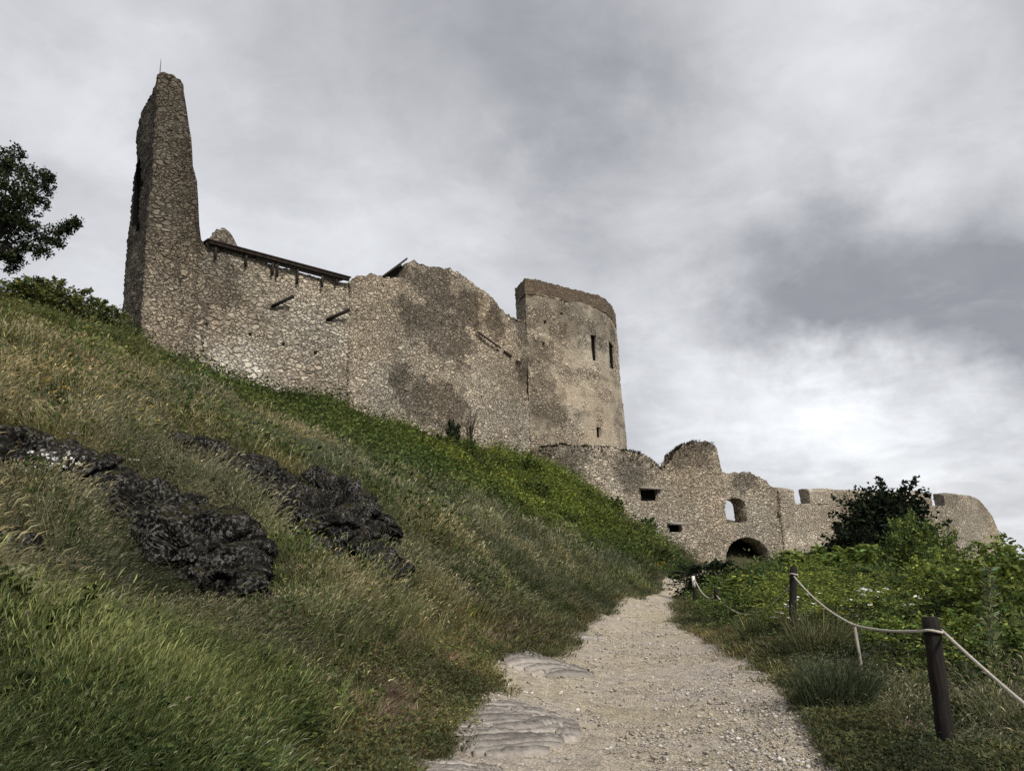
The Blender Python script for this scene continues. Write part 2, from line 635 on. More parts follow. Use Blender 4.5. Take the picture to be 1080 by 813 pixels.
P += [np.array(p, float) for p in [
    (0, 0, 0.05), (2, 0, 0.0), (-2.2, 1, 0.35), (-5, 0, 1.6), (-10, 0, 3.8), (-16, 3, 6.3), (-22, 10, 9.3), (-30, 20, 13.5), (5, 2, 0.0), (9, 3, -0.5), (14, 8, -0.8),
    (22, 20, -1.2), (34, 35, -0.6), (50, 50, -0.5), (70, 70, -1), (68, 92, -0.5), (62, 100, 1.0), (0, -12, -0.6), (-10, -12, 3), (10, -12, -2), (-25, -10, 9), (30, 0, -4), (45, 20, -4),
    (-32, 44, 16.6), (-45, 40, 17.5), (-30, 56, 17.4), (-45, 60, 17), (-20, 56, 17.5), (-6, 70, 15.5), (4, 78, 13), (-20, 80, 15), (10, 74, 8.5), (18, 80, 6), (30, 88, 5), (45, 98, 4), (-60, 30, 18), (0, 100, 8), (30, 110, 3)]]
P = np.array(P)


def tps(r2):
    return 0.5 * r2 * np.log(np.maximum(r2, 1e-9))


_n = len(P)
_D2 = ((P[:, None, :2] - P[None, :, :2]) ** 2).sum(-1)
_A = np.zeros((_n + 3, _n + 3))
_A[:_n, :_n] = tps(_D2) + np.eye(_n) * 1.5
_A[:_n, _n:] = np.c_[np.ones(_n), P[:, :2]]
_A[_n:, :_n] = _A[:_n, _n:].T
_W = np.linalg.solve(_A, np.r_[P[:, 2], 0, 0, 0])


def hbase(x, y):
    x = np.asarray(x, float)
    y = np.asarray(y, float)
    shp = x.shape
    x, y = x.ravel(), y.ravel()
    o = np.empty(len(x))
    for i in range(0, len(x), 40000):
        xs, ys = x[i:i + 40000], y[i:i + 40000]
        r2 = (xs[:, None] - P[None, :, 0]) ** 2 + (ys[:, None] - P[None, :, 1]) ** 2
        o[i:i + 40000] = tps(r2) @ _W[:_n] + _W[_n] + _W[_n + 1] * xs + _W[_n + 2] * ys
    r = np.hypot(x - 5, y - 45)
    wgt = smooth(62, 130, r)
    far = -14 - np.clip(r - 130, 0, 900) * 0.05
    o = np.clip(o, -30, 24) * (1 - wgt) + far * wgt
    return o.reshape(shp)


_pl = np.array([at(*p) for p in PATH_L])
_pr = np.array([at(*p) for p in PATH_R])
PY = np.r_[-14, 0, 4, _pl[:, 1], 56, 61, 66]
PXL = np.r_[-2.2, -1.6, -1.1, _pl[:, 0], 11.6, 13.8, 16.6]
PXR = np.r_[2.85, 2.9, 2.95, _pr[:, 0] + np.array([.40, .40, .38, .33, .28, .2, .2, .2, .2]), 14.4, 17.6, 20.6]


def path_d(x, y):
    """signed distance inside the path (positive inside), ragged rims"""
    jl = 0.20 * fbm2(x * 0.5, y * 0.35, 3, 31) + 0.05 * fbm2(x * 3.5, y * 1.5, 2, 37)
    jr = 0.14 * fbm2(x * 0.5, y * 0.4, 3, 41) + 0.05 * fbm2(x * 3.5, y * 1.5, 2, 43)
    # trodden bays on the hill side where the rock ledges break out
    bay = 0.35 * np.exp(-((y - 13.2) / 1.3) ** 2) - 0.15 * np.exp(-((y - 10.8) / 0.8) ** 2)
    return np.minimum(x - (np.interp(y, PY, PXL) - bay + jl), np.interp(y, PY, PXR) + jr - x)


def hfun(x, y):
    x = np.asarray(x, float)
    y = np.asarray(y, float)
    z = hbase(x, y)
    d = path_d(x, y)
    off = smooth(0.1, -1.6, d)
    dist = np.hypot(x, y)
    z = z + off * (0.16 * fbm2(x * 0.45, y * 0.45, 4, 3) + 0.05 * fbm2(x * 2.1, y * 2.1, 3, 5)) * smooth(140, 60, dist)
    z = z + (1 - off) * (0.03 * fbm2(x * 0.8, y * 0.8, 3, 9))
    return z


def hz(x, y):
    return float(hfun(np.array([x]), np.array([y]))[0])


def gpts(pxy):
    """ground points under pixels"""
    outp = []
    for px, py in pxy:
        d = ray(px, py)
        t = np.concatenate([np.linspace(2.5, 30, 500), np.linspace(30.1, 110, 600)])
        pts = d[None] * (t / d[1])[:, None]
        zz = hfun(pts[:, 0], pts[:, 1]) - (pts[:, 2] + CAMZ)
        k = np.argmax(zz > 0) if (zz > 0).any() else len(t) - 1
        outp.append([pts[k, 0], pts[k, 1], pts[k, 2] + CAMZ])
    return np.array(outp)


def axis(segs):
    a = [segs[0][0]]
    for lo, hi, st in segs:
        n = max(1, int(round((hi - lo) / st)))
        a += list(lo + (hi - lo) * (np.arange(1, n + 1) / n))
    return np.array(a)


gx = np.r_[-np.geomspace(1800, 60, 18)[:-1], axis([(-60, -26, 1.0), (-26, -14, 0.4), (-14, 8, 0.14), (8, 22, 0.35), (22, 60, 0.9)]), np.geomspace(60, 1800, 18)[1:]]
gy = np.r_[-np.geomspace(1800, 12, 18)[:-1], axis([(-12, 3, 0.6), (3, 22, 0.14), (22, 40, 0.3), (40, 70, 0.5), (70, 110, 1.2)]), np.geomspace(110, 2500, 18)[1:]]
GX, GY = np.meshgrid(gx, gy)
GZ = hfun(GX, GY)
GD = path_d(GX, GY)
GZ = GZ - 0.16 * smooth(0.0, 0.35, GD) * ((GY < 70) & (GY > -12))
nx, ny = len(gx), len(gy)
idx = np.arange(nx * ny).reshape(ny, nx)
gq = np.stack([idx[:-1, :-1], idx[:-1, 1:], idx[1:, 1:], idx[1:, :-1]], -1).reshape(-1, 4)

mg, n, l, b = new_mat('hillside_soil')
g1 = noise_node(n, l, 0.35, 5, 0.6)
g2 = noise_node(n, l, 7.0, 6, 0.65)
g3 = noise_node(n, l, 45.0, 3, 0.6)
c1 = ramp(n, l, g1.outputs['Fac'], [(0.35, (0.050, 0.056, 0.022)), (0.6, (0.095, 0.080, 0.048))])
c2 = ramp(n, l, g2.outputs['Fac'], [(0.3, (0.02, 0.024, 0.01)), (0.55, (0.055, 0.052, 0.026)), (0.75, (0.13, 0.10, 0.065))])
c3 = mixc(n, l, 0.55, c1, c2)
l.new(mixc(n, l, 1.0, c3, ramp(n, l, g3.outputs['Fac'], [(0.3, (0.5, 0.5, 0.5)), (0.7, (1.5, 1.5, 1.5))]), 'MULTIPLY'), b.inputs['Base Color'])
bump(n, l, b, g2.outputs['Fac'], 0.8, 0.08)
ground = tag(link('ground', mesh_np('ground', np.stack([GX, GY, GZ], -1).reshape(-1, 3), gq, mg, True)), 'grassy castle hillside rising steeply to the left of the path', 'ground', None, 'structure')

# path: a sheet of its own, its edges running out into the verge
py_ = axis([(-12, 4, 0.4), (4, 16, 0.045), (16, 30, 0.12), (30, 66, 0.4)])
pu = np.linspace(-0.12, 1.12, 120)
PYG, PUG = np.meshgrid(py_, pu, indexing='ij')
XL, XR = np.interp(PYG, PY, PXL) - 0.45, np.interp(PYG, PY, PXR) + 0.45
PXG = XL + (XR - XL) * PUG
PD = path_d(PXG, PYG)
PZ = hfun(PXG, PYG) - 0.05 - 0.14 * smooth(0.05, -0.35, PD)
near = smooth(30, 8, PYG)
pm = np.stack([PXG, PYG, 0 * PXG], -1)
rutn = fbm2(PXG * 1.6, PYG * 0.7, 4, 61)
PZ = PZ + near * (0.028 * rutn + 0.016 * fbm2(PXG * 6, PYG * 6, 3, 63) + 0.009 * fbm2(PXG * 22, PYG * 22, 2, 65))
gidx = np.arange(PXG.size).reshape(PXG.shape)
pq = np.stack([gidx[:-1, :-1], gidx[:-1, 1:], gidx[1:, 1:], gidx[1:, :-1]], -1).reshape(-1, 4)
mp_, n, l, b = new_mat('trodden_limestone_path')
g1 = noise_node(n, l, 0.55, 4, 0.6)
g2 = noise_node(n, l, 5.0, 6, 0.7)
g3 = noise_node(n, l, 60.0, 4, 0.7)
vo = n.new('ShaderNodeTexVoronoi')
vo.inputs['Scale'].default_value = 26
tco = n.new('ShaderNodeTexCoord')
l.new(tco.outputs['Object'], vo.inputs['Vector'])
c1 = ramp(n, l, g1.outputs['Fac'], [(0.36, (0.50, 0.45, 0.40)), (0.5, (0.52, 0.46, 0.37)), (0.64, (0.50, 0.44, 0.33))])
c2 = ramp(n, l, g2.outputs['Fac'], [(0.28, (0.5, 0.49, 0.48)), (0.5, (0.95, 0.94, 0.92)), (0.72, (1.3, 1.3, 1.3))])
c3 = mixc(n, l, 1.0, c1, c2, 'MULTIPLY')
c4 = mixc(n, l, 1.0, c3, ramp(n, l, g3.outputs['Fac'], [(0.3, (0.45, 0.44, 0.43)), (0.52, (1.0, 1.0, 1.0)), (0.72, (1.45, 1.45, 1.45))]), 'MULTIPLY')
pv = ramp(n, l, vo.outputs['Distance'], [(0.12, (1.15, 1.15, 1.15)), (0.5, (0.7, 0.69, 0.68))])
l.new(mixc(n, l, 0.8, c4, mixc(n, l, 1.0, c4, pv, 'MULTIPLY')), b.inputs['Base Color'])
hsum = math_node(n, l, 'ADD', math_node(n, l, 'MULTIPLY', vo.outputs['Distance'], -0.8), g3.outputs['Fac'])
bump(n, l, b, hsum, 0.9, 0.03)
path_o = tag(link('path', mesh_np('path', np.stack([PXG, PYG, PZ], -1).reshape(-1, 3), pq, mp_, True)), 'rubbly pale limestone path climbing to the castle gate', 'path', None, 'structure')

# ------------------------------------------------------------------ masonry
def arc(poly):
    return np.r_[0, np.cumsum(np.linalg.norm(np.diff(poly, axis=0), axis=1))]


def pt_on(poly, s):
    a = arc(poly)
    return np.stack([np.interp(s, a, poly[:, 0]), np.interp(s, a, poly[:, 1])], -1)


def block(plan_fn, nu, nv, zb, zt, res):
    """closed block: plan_fn(u,v)->x,y ; zt(u,v) top ; zb bottom height; front is v=0"""
    u, v = np.linspace(0, 1, nu + 1), np.linspace(0, 1, nv + 1)
    U, V = np.meshgrid(u, v, indexing='ij')
    X, Yy = plan_fn(U, V)
    T = zt(U, V)
    top = np.stack([X, Yy, T], -1).reshape(-1, 3)
    ti = np.arange((nu + 1) * (nv + 1)).reshape(nu + 1, nv + 1)
    caps = np.stack([ti[:-1, :-1], ti[1:, :-1], ti[1:, 1:], ti[:-1, 1:]], -1).reshape(-1, 4)
    loop = np.r_[ti[:-1, 0], ti[-1, :-1], ti[:0:-1, -1], ti[0, :0:-1]]
    nr = max(2, int(math.ceil((T.max() - zb) / res)))
    verts = [top]
    prev = loop
    base = len(top)
    quads = [caps]
    lp = top[loop]
    for r in range(1, nr + 1):
        f = 1 - r / nr
        row = lp.copy()
        row[:, 2] = zb + (lp[:, 2] - zb) * f
        verts.append(row)
        cur = base + np.arange(len(loop))
        quads.append(np.stack([prev, np.roll(prev, -1), np.roll(cur, -1), cur], -1))
        prev = cur
        base += len(loop)
    bot = top.copy()
    bot[:, 2] = zb
    bi = base + ti                       # bottom grid shares the last row's ring
    bi = bi.copy()
    flat_ = bi.ravel()
    flat_[loop] = prev
    bi = flat_.reshape(ti.shape)
    verts.append(bot)
    quads.append(np.stack([bi[:-1, :-1], bi[:-1, 1:], bi[1:, 1:], bi[1:, :-1]], -1).reshape(-1, 4))
    vv = np.concatenate(verts)
    qq = np.concatenate(quads)
    used = np.zeros(len(vv), bool)
    used[qq.ravel()] = True
    remap = np.cumsum(used) - 1
    vv, qq = vv[used], remap[qq]
    caps = remap[caps]
    # outward orientation
    a, b_, c = vv[caps[0, 0]], vv[caps[0, 1]], vv[caps[0, 2]]
    if np.cross(b_ - a, c - a)[2] < 0:
        qq = qq[:, ::-1]
    else:
        qq = qq.copy()
        qq[len(caps):] = qq[len(caps):]
    return vv, qq


def masonry(name, vv, qq, stone=(0.42, 0.27), amp=0.09, rough_low=0.12, weather_shade=None, parent=None, cut=(), seed=0, mat=None, flat=0.0, jag=0.0):
    """mesh with the stones standing out in relief, stone colours by stone, stains and painted flank shade from weather(x, y, z)"""
    me = mesh_np(name, vv, qq, mat or M_MASON, False)
    bm = bmesh.new()
    bm.from_mesh(me)
    bmesh.ops.recalc_face_normals(bm, faces=bm.faces)
    bm.to_mesh(me)
    bm.free()
    nrm = np.empty(len(me.vertices) * 3, np.float32)
    me.vertices.foreach_get('normal', nrm)
    nrm = nrm.reshape(-1, 3)
    p = np.asarray(vv, float)
    sc = np.array([1 / stone[0], 1 / stone[0], 1 / stone[1]])
    q = p * sc + 0.25 * np.stack([vnoise(p * 1.7, 71), vnoise(p * 1.7, 72), vnoise(p * 1.7, 73)], -1)
    f1, f2, cid = worley(q, seed)
    edge = np.clip((f2 - f1) * 2.6, 0, 1)
    plaster = np.zeros(len(p))
    if flat:
        plaster = smooth(-0.30, 0.40, fbm(p * 0.6, 6, seed + 5, 0.62) + flat)
    dis = 0.75 * (amp * (edge - 0.6) + amp * 0.9 * (cid - 0.5)) * (1 - 0.85 * plaster) + rough_low * fbm(p * 0.35, 3, seed + 9)
    if jag:
        upz = smooth(0.3, 0.9, nrm[:, 2])
        p2 = p + nrm * dis[:, None]
        p2[:, 2] += upz * jag * (fbm(p * 1.3, 3, seed + 13) + 0.6 * (cid - 0.5))
    else:
        p2 = p + nrm * dis[:, None]
    me.vertices.foreach_set('co', p2.astype(np.float32).ravel())
    me.update()
    o = link(name, me, parent)
    if cut:
        for cv, cq in cut:
            co = bpy.data.objects.new('cutter', mesh_np('cutter', cv, cq))
            COL.objects.link(co)
            cb = bmesh.new()
            cb.from_mesh(co.data)
            bmesh.ops.recalc_face_normals(cb, faces=cb.faces)
            cb.to_mesh(co.data)
            cb.free()
            md = o.modifiers.new('b', 'BOOLEAN')
            md.operation = 'DIFFERENCE'
            md.object = co
            md.solver = 'EXACT'
            dg = bpy.context.evaluated_depsgraph_get()
            nm = bpy.data.meshes.new_from_object(o.evaluated_get(dg))
            o.modifiers.clear()
            o.data = nm
            bpy.data.objects.remove(co)
        me = o.data
        me.name = name
    co = np.empty(len(me.vertices) * 3, np.float32)
    me.vertices.foreach_get('co', co)
    p = co.reshape(-1, 3).astype(float)
    plaster = np.zeros(len(p))
    if flat:
        plaster = smooth(-0.30, 0.40, fbm(p * 0.6, 6, seed + 5, 0.62) + flat)
    c = np.ones((len(p), 4))
    c[:, :3] *= np.array([1.15, 1.12, 1.075])
    c[:, :3] *= (1 + 0.24 * fbm(p * 0.3, 3, seed + 21))[:, None]
    c[:, :3] *= (1 + np.array([0.05, 0.0, -0.06]) * fbm(p * 0.23, 2, seed + 27)[:, None])
    if weather_shade is not None:
        wv, wc = weather_shade(p)
        c[:, :3] = c[:, :3] * (1 - wv[:, None]) + c[:, :3] * np.asarray(wc) * wv[:, None]
    c[:, :3] = np.clip(c[:, :3], 0.05, 2.0)
    c[:, 3] = plaster
    set_col(me, c, 'stone')
    o['kind'] = 'thing'
    return o


def prism(c2, t2, n2, prof, d0, d1):
    """cutter: profile [(along, z)] swept along the inward normal from d0 to d1"""
    k = len(prof)
    vs = []
    for d in (d0, d1):
        for a, z in prof:
            xy = c2 + t2 * a + n2 * d
            vs.append((xy[0], xy[1], z))
    sides = [(i, (i + 1) % k, k + (i + 1) % k, k + i) for i in range(k)]
    tris0 = [(0, i, i + 1) for i in range(1, k - 1)]
    tris1 = [(k, k + i + 1, k + i) for i in range(1, k - 1)]
    return np.array(vs), [np.array(sides), np.array(tris0 + tris1)]


def frame_at(poly, s):
    c = pt_on(poly, np.array([s]))[0]
    d = pt_on(poly, np.array([s + 0.3]))[0] - pt_on(poly, np.array([s - 0.3]))[0]
    t = d / np.linalg.norm(d)
    return c, t, np.array([-t[1], t[0]])      # inward normal = away from the camera side


def opening(poly, px, py, wpx, hpx, arch, d0=-0.8, d1=0.5, flip=False):
    """window profile round a pixel on a wall line -> cutter and the frame for a black sheet painting its inner shade"""
    s, z, Y = on_line(poly, px, py)
    sl, _, _ = on_line(poly, px - wpx / 2, py)
    sr, _, _ = on_line(poly, px + wpx / 2, py)
    _, zt_, _ = on_line(poly, px, py - hpx / 2)
    _, zb_, _ = on_line(poly, px, py + hpx / 2)
    c, t, nn = frame_at(poly, s)
    hw = abs(sr - sl) / 2
    if flip:
        nn = -nn
    prof = [(-hw, zb_), (hw, zb_)]
    if arch:
        zs = zt_ - arch * (zt_ - zb_)
        for a in np.linspace(0, np.pi, 9):
            prof.append((hw * math.cos(a), zs + (zt_ - zs) * math.sin(a)))
    else:
        prof += [(hw, zt_), (-hw, zt_)]
    return (c, t, nn, prof), prism(c, t, nn, prof, d0, d1)


def pane(fr, depth, parent, name='window', mat=None, label=None):  # black sheet added behind an opening to paint its inner shade
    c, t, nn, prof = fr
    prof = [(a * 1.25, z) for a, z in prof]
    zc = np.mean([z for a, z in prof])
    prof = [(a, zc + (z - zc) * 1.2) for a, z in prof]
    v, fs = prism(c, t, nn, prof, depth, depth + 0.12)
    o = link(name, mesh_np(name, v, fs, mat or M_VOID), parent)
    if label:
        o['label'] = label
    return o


def strip_plan(poly, s0, s1, thick, batter=0):
    def fn(U, V):
        s = s0 + (s1 - s0) * U
        p = pt_on(poly, s)
        e = pt_on(poly, s + 0.4) - pt_on(poly, s - 0.4)
        e = e / (np.linalg.norm(e, axis=-1, keepdims=True) + 1e-9)
        n2 = np.stack([-e[..., 1], e[..., 0]], -1)
        q = p + n2 * (V * thick)[..., None]
        return q[..., 0], q[..., 1]
    return fn


def profile(poly, pts):
    """[(px, py)] on a wall line -> heights by arc length"""
    r = sorted((on_line(poly, px, py)[:2] for px, py in pts))
    return np.array([a for a, _ in r]), np.array([z for _, z in r])


def blob_w(p, spots):
    """sum of soft spots: (centre xyz, radius)"""
    r = np.zeros(len(p))
    for c, rad in spots:
        r = np.maximum(r, np.exp(-(np.linalg.norm(p - np.asarray(c), axis=1) / rad) ** 2))
    return r


def stain(p, spots, seed):
    b_ = blob_w(p, spots)
    return smooth(0.30, 0.66, b_ + 0.30 * fbm(p * 1.6, 5, seed, 0.6)) * smooth(0.04, 0.2, b_)


def spot(poly, px, py, rad):
    s, z, Y = on_line(poly, px, py)
    xy = pt_on(poly, np.array([s]))[0]
    return ((xy[0], xy[1], z), rad)


RES = 0.14
# --- tall ruined tower -------------------------------------------------
c0 = CURTAIN[0]
fr_s, _, _ = on_line(CURTAIN, 217, 300)
c1 = pt_on(CURTAIN, np.array([fr_s]))[0]
tdir = (c1 - c0) / np.linalg.norm(c1 - c0)
ndir = np.array([-tdir[1], tdir[0]])
back = at(128, 346, 48.6)[:2] - c0
SIDE = np.array([c0, c0 + back])
Lf = np.linalg.norm(c1 - c0)
Ls = np.linalg.norm(back)
tf_s, tf_z = profile(CURTAIN, [(164, 80), (172, 78.5), (178, 81), (190, 82), (194, 95), (197, 125), (201, 160), (203, 176), (208, 192), (209.5, 225), (210.5, 252), (217, 259)])
ts_s, ts_z = profile(SIDE, [(163, 80), (158, 92), (152, 108), (147, 130), (142, 155), (140, 163), (136.5, 164), (134, 175)])
TB = 13.5


def tower_plan(U, V):
    bv = (1 - U)[..., None] * back + U[..., None] * (ndir * Ls - tdir * 0.6)
    q = c0 + U[..., None] * (c1 - c0) + V[..., None] * bv - ndir * 0.12
    return q[..., 0], q[..., 1]


def tower_top(U, V):
    a = np.interp(U * Lf, tf_s, tf_z)
    b2 = np.interp(V * Ls, ts_s, ts_z)
    return np.minimum(a, np.maximum(b2 - 1.2 * U, np.minimum(a, 17)))


def w_tower(p):
    wv = np.clip(smooth(18.5, 23, p[:, 2] + 1.2 * fbm(p * 0.5, 3, 2)) * 0.7 + 0.3, 0, 1)
    return wv, (0.40, 0.40, 0.395)


vv, qq = block(tower_plan, int(Lf / RES), int(Ls / 0.18), TB, tower_top, RES)
wf, wc = opening(SIDE, 144, 203, 6.5, 62, 0.12, -0.9, 0.12, True)
tower = masonry('ruined_tower', vv, qq, (0.42, 0.27), 0.13, 0.16, w_tower, None, [wc], 11, M_TOWER, 0.0, 0.15)
tag(tower, 'tall jagged dark tower stump standing highest at the hill top', 'tower')
pane(wf, 0.06, tower, 'window', None, 'tall narrow slot window, backed by a black shade sheet')
mb = MB()
tp = at(168.5, 80, on_line(CURTAIN, 168, 80)[2] + 0.4)
mb.tube([tp + [0, 0, -0.6], tp + [0, 0, 0.5], tp + [0, 0, 1.15]], [0.035, 0.03, 0.015], 6)
mb.build('lightning_rod', M_METAL, tower)

# --- long curtain wall with the timber walkway roof ----------------------
TOPA = [(205, 262), (217, 260), (222, 250), (228, 243), (236, 241), (242, 245), (247, 256), (262, 269), (290, 278), (320, 287), (345, 293), (366, 299), (380, 302)]
sA0, sA1 = on_line(CURTAIN, 206, 330)[0], on_line(CURTAIN, 372, 350)[0]
zA_s, zA_z = profile(CURTAIN, TOPA)


def topA(U, V):
    s = sA0 + (sA1 - sA0) * U
    return np.interp(s, zA_s, zA_z) - 0.25 * V - 0.06 * smooth(sA0 + 1.5, sA0 + 2.5, s) * smooth(sA1 - 0.2, sA1 - 0.8, s)


pale = [spot(CURTAIN, 258, 384, 1.5), spot(CURTAIN, 243, 377, 1.1), spot(CURTAIN, 270, 392, 1.0)]
darkA = [spot(CURTAIN, 215, 290, 2.2), spot(CURTAIN, 175, 300, 3.0), spot(CURTAIN, 235, 310, 1.4), spot(CURTAIN, 232, 245, 1.6), spot(CURTAIN, 238, 252, 1.5), spot(CURTAIN, 205, 320, 1.6)]


def w_A(p):
    d = stain(p, darkA, 4) * 0.85
    return d, (0.48, 0.475, 0.47)


holesA = [opening(CURTAIN, px, py, 3.4, 3.6, 0, -0.8, 0.7)[1] for px, py in ((168, 327), (214, 341), (218, 342), (264, 353), (299, 363), (333, 372)) if px > 210]
vv, qq = block(strip_plan(CURTAIN, sA0, sA1, 1.8), int((sA1 - sA0) / RES), 8, 12.5, topA, RES)
wallA = masonry('curtain_wall', vv, qq, (0.44, 0.27), 0.12, 0.15, w_A, None, holesA, 23, None, 0.0, 0.12)
tag(wallA, 'long beige rubble wall under a dark timber walkway roof', 'castle wall')
pcol = blob_w(np.array([v.co for v in wallA.data.vertices]), pale) * 1.0
a = wallA.data.attributes['stone']
cc_ = np.empty(len(wallA.data.vertices) * 4, np.float32)
a.data.foreach_get('color', cc_)
cc_ = cc_.reshape(-1, 4)
cc_[:, :3] *= 1 + pcol[:, None] * np.array([0.6, 0.66, 0.75])
a.data.foreach_set('color', cc_.ravel())


def wall_pt(poly, px, py, out_=0.0):
    s, z, Y = on_line(poly, px, py)
    c, t, nn = frame_at(poly, s)
    xy = c - nn * out_
    return np.array([xy[0], xy[1], z])


r0, r1 = wall_pt(CURTAIN, 219, 257, 0.35), wall_pt(CURTAIN, 366, 296, 0.35)
rd = (r1 - r0)
ru = rd / np.linalg.norm(rd)
rn = np.cross(ru, [0, 0, 1])
rn /= np.linalg.norm(rn)
mb = MB()
mb.box((r0 + r1) / 2 - [0, 0, 0.02], rd / 2, rn * 0.10, np.array([0, 0, 0.13]))                       # fascia
mb.box((r0 + r1) / 2 - rn * 1.0 + [0, 0, 0.34], rd / 2 + ru * 0.1, rn * 1.15 - np.array([0, 0, 0.25]), np.array([0, 0, 0.05]))   # roof boards
roof = mb.build('walkway_roof', M_ROOFWOOD, wallA)
for px, y0, y1 in ((226, 258, 274), (258, 267, 281), (286, 274, 290), (291, 276, 292), (312, 281, 300), (338, 289, 303), (353, 292, 301)):
    mb = MB()
    a_, b_ = wall_pt(CURTAIN, px, y0, 0.28), wall_pt(CURTAIN, px + 0.8, y1, 0.28)
    mb.box((a_ + b_) / 2, ru * 0.06, rn * 0.06, np.array([0, 0, abs(a_[2] - b_[2]) / 2 + 0.1]))
    mb.build('post', M_ROOFWOOD, roof)
for px, py, dx in ((294, 321, 12), (352, 335, 12)):
    mb = MB()
    a_ = wall_pt(CURTAIN, px - 8, py + 3, 0.10)
    b_ = wall_pt(CURTAIN, px + 12, py - 5, 0.75)
    mb.tube([a_, (a_ + b_) / 2, b_], [0.12, 0.12, 0.12], 6)
    mb.build('beam', M_WOOD, wallA)

# --- taller middle wall ------------------------------------------------
TOPB = [(362, 303), (368, 296), (376, 291), (388, 290), (400, 293), (412, 296), (424, 299), (426.5, 284), (430, 277), (438, 280), (450, 284), (462, 286), (476, 289), (486, 295), (497, 302), (508, 309), (518, 318), (530, 328), (540, 334), (558, 338), (568, 342)]
sB0, sB1 = on_line(CURTAIN, 366, 360)[0], on_line(CURTAIN, 565, 420)[0]
zB_s, zB_z = profile(CURTAIN, TOPB)


def topB(U, V):
    s = sB0 + (sB1 - sB0) * U
    return np.interp(s, zB_s, zB_z) - 0.2 * V


def planB(U, V):
    s = sB0 + (sB1 - sB0) * U
    x, y = strip_plan(CURTAIN, sB0, sB1, 2.0)(U, V)
    e, t_, nn = frame_at(CURTAIN, (sB0 + sB1) / 2)
    bulge = 0.35 * np.sin(np.clip(U * 1.5, 0, 1) * np.pi) * (1 - V)
    return x - nn[0] * (0.22 + bulge), y - nn[1] * (0.22 + bulge)


darkB = [spot(CURTAIN, 455, 345, 2.6), spot(CURTAIN, 475, 355, 2.6), spot(CURTAIN, 430, 335, 1.8), spot(CURTAIN, 455, 305, 2.6), spot(CURTAIN, 490, 325, 2.2), spot(CURTAIN, 435, 295, 1.5),
         spot(CURTAIN, 445, 425, 2.3), spot(CURTAIN, 420, 405, 1.4), spot(CURTAIN, 470, 435, 2.2), spot(CURTAIN, 550, 345, 2.0), spot(CURTAIN, 552, 390, 1.6), spot(CURTAIN, 520, 340, 1.6)]
greyB = [spot(CURTAIN, 535, 430, 2.3), spot(CURTAIN, 540, 455, 2.0)]


def w_B(p):
    d = stain(p, darkB, 44)
    g = blob_w(p, greyB)
    return np.clip(np.maximum(d * 0.95, g * 0.4), 0, 0.97), (0.40, 0.395, 0.39)


vv, qq = block(planB, int((sB1 - sB0) / RES), 9, 9.5, topB, RES)
wallB = masonry('curtain_wall', vv, qq, (0.36, 0.22), 0.12, 0.22, w_B, None, (), 37, M_WALLB, 0.0, 0.15)
tag(wallB, 'bulging rubble wall with big dark stains beside the round tower', 'castle wall')
mb = MB()
a_, b_, c_, d_ = (wall_pt(CURTAIN, px, py, -0.55) for px, py in ((404, 295), (429, 276.5), (430, 303), (406, 303)))
back_ = rn * 1.2
off_ = rn if (rn[1] > 0) else -rn
mb.box((a_ + b_) / 2 + [0, 0, 0.10], (b_ - a_) / 2 * 1.04, off_ * 0.9, np.array([0, 0, 0.09]))       # sloping roof boards
quad_ = np.array([a_, b_, c_, d_])
mb.add(np.concatenate([quad_, quad_ + off_ * 0.15]), [(0, 1, 2, 3), (7, 6, 5, 4), (0, 4, 5, 1), (1, 5, 6, 2), (2, 6, 7, 3), (3, 7, 4, 0)])   # boarded end below it
mb.build('lean_to_roof', M_ROOFWOOD, wallB)
for px0, py0, px1, py1 in ((500, 351, 524, 368), (528, 371, 536, 377), (541, 381, 546, 384)):     # putlog slots: a row of thin timbers
    mb = MB()
    a_, b_ = wall_pt(CURTAIN, px0, py0, 0.38), wall_pt(CURTAIN, px1, py1, 0.38)
    mb.box((a_ + b_) / 2, (b_ - a_) / 2, rn * 0.05, np.array([0, 0, 0.07]))
    mb.build('tie_beam', M_ROOFWOOD, wallB)

# --- round tower -------------------------------------------------------
TWF = [(559, 468, 66.2), (572, 468, 66.5), (588, 468, 67.4), (606, 468, 68.6), (624, 468, 69.8), (640, 468, 71.0), (651, 468, 72.6), (658, 468, 75.2), (661, 468, 78)]
TWF = plan(TWF)
_ts = np.linspace(0, 1, 160)
_cs = np.stack([np.interp(_ts, np.linspace(0, 1, len(TWF)), TWF[:, i]) for i in (0, 1)], -1)
for _ in range(3):
    _cs[1:-1] = 0.5 * _cs[1:-1] + 0.25 * (_cs[:-2] + _cs[2:])
TWF = _cs
TWB = np.linspace(at(548, 468, 69)[:2], at(656, 468, 82)[:2], 160)
tzb, tzt = 10.0, on_line(TWF, 575, 297)[1]
tcen = TWF.mean(0)


def rt_plan(U, V):
    f = np.stack([np.interp(U, _ts, TWF[:, i]) for i in (0, 1)], -1)
    bk = np.stack([np.interp(U, _ts, TWB[:, i]) for i in (0, 1)], -1)
    q = f * (1 - V)[..., None] + bk * V[..., None]
    return q[..., 0], q[..., 1]


def taper(p, k=0.05, shx=-0.15):
    f = np.clip((p[:, 2] - tzb) / (tzt - tzb), 0, 1.2)[:, None]
    q = p.copy()
    q[:, :2] = tcen + (p[:, :2] - tcen) * (1 - k * f)
    q[:, 0] += shx * f[:, 0]
    return q


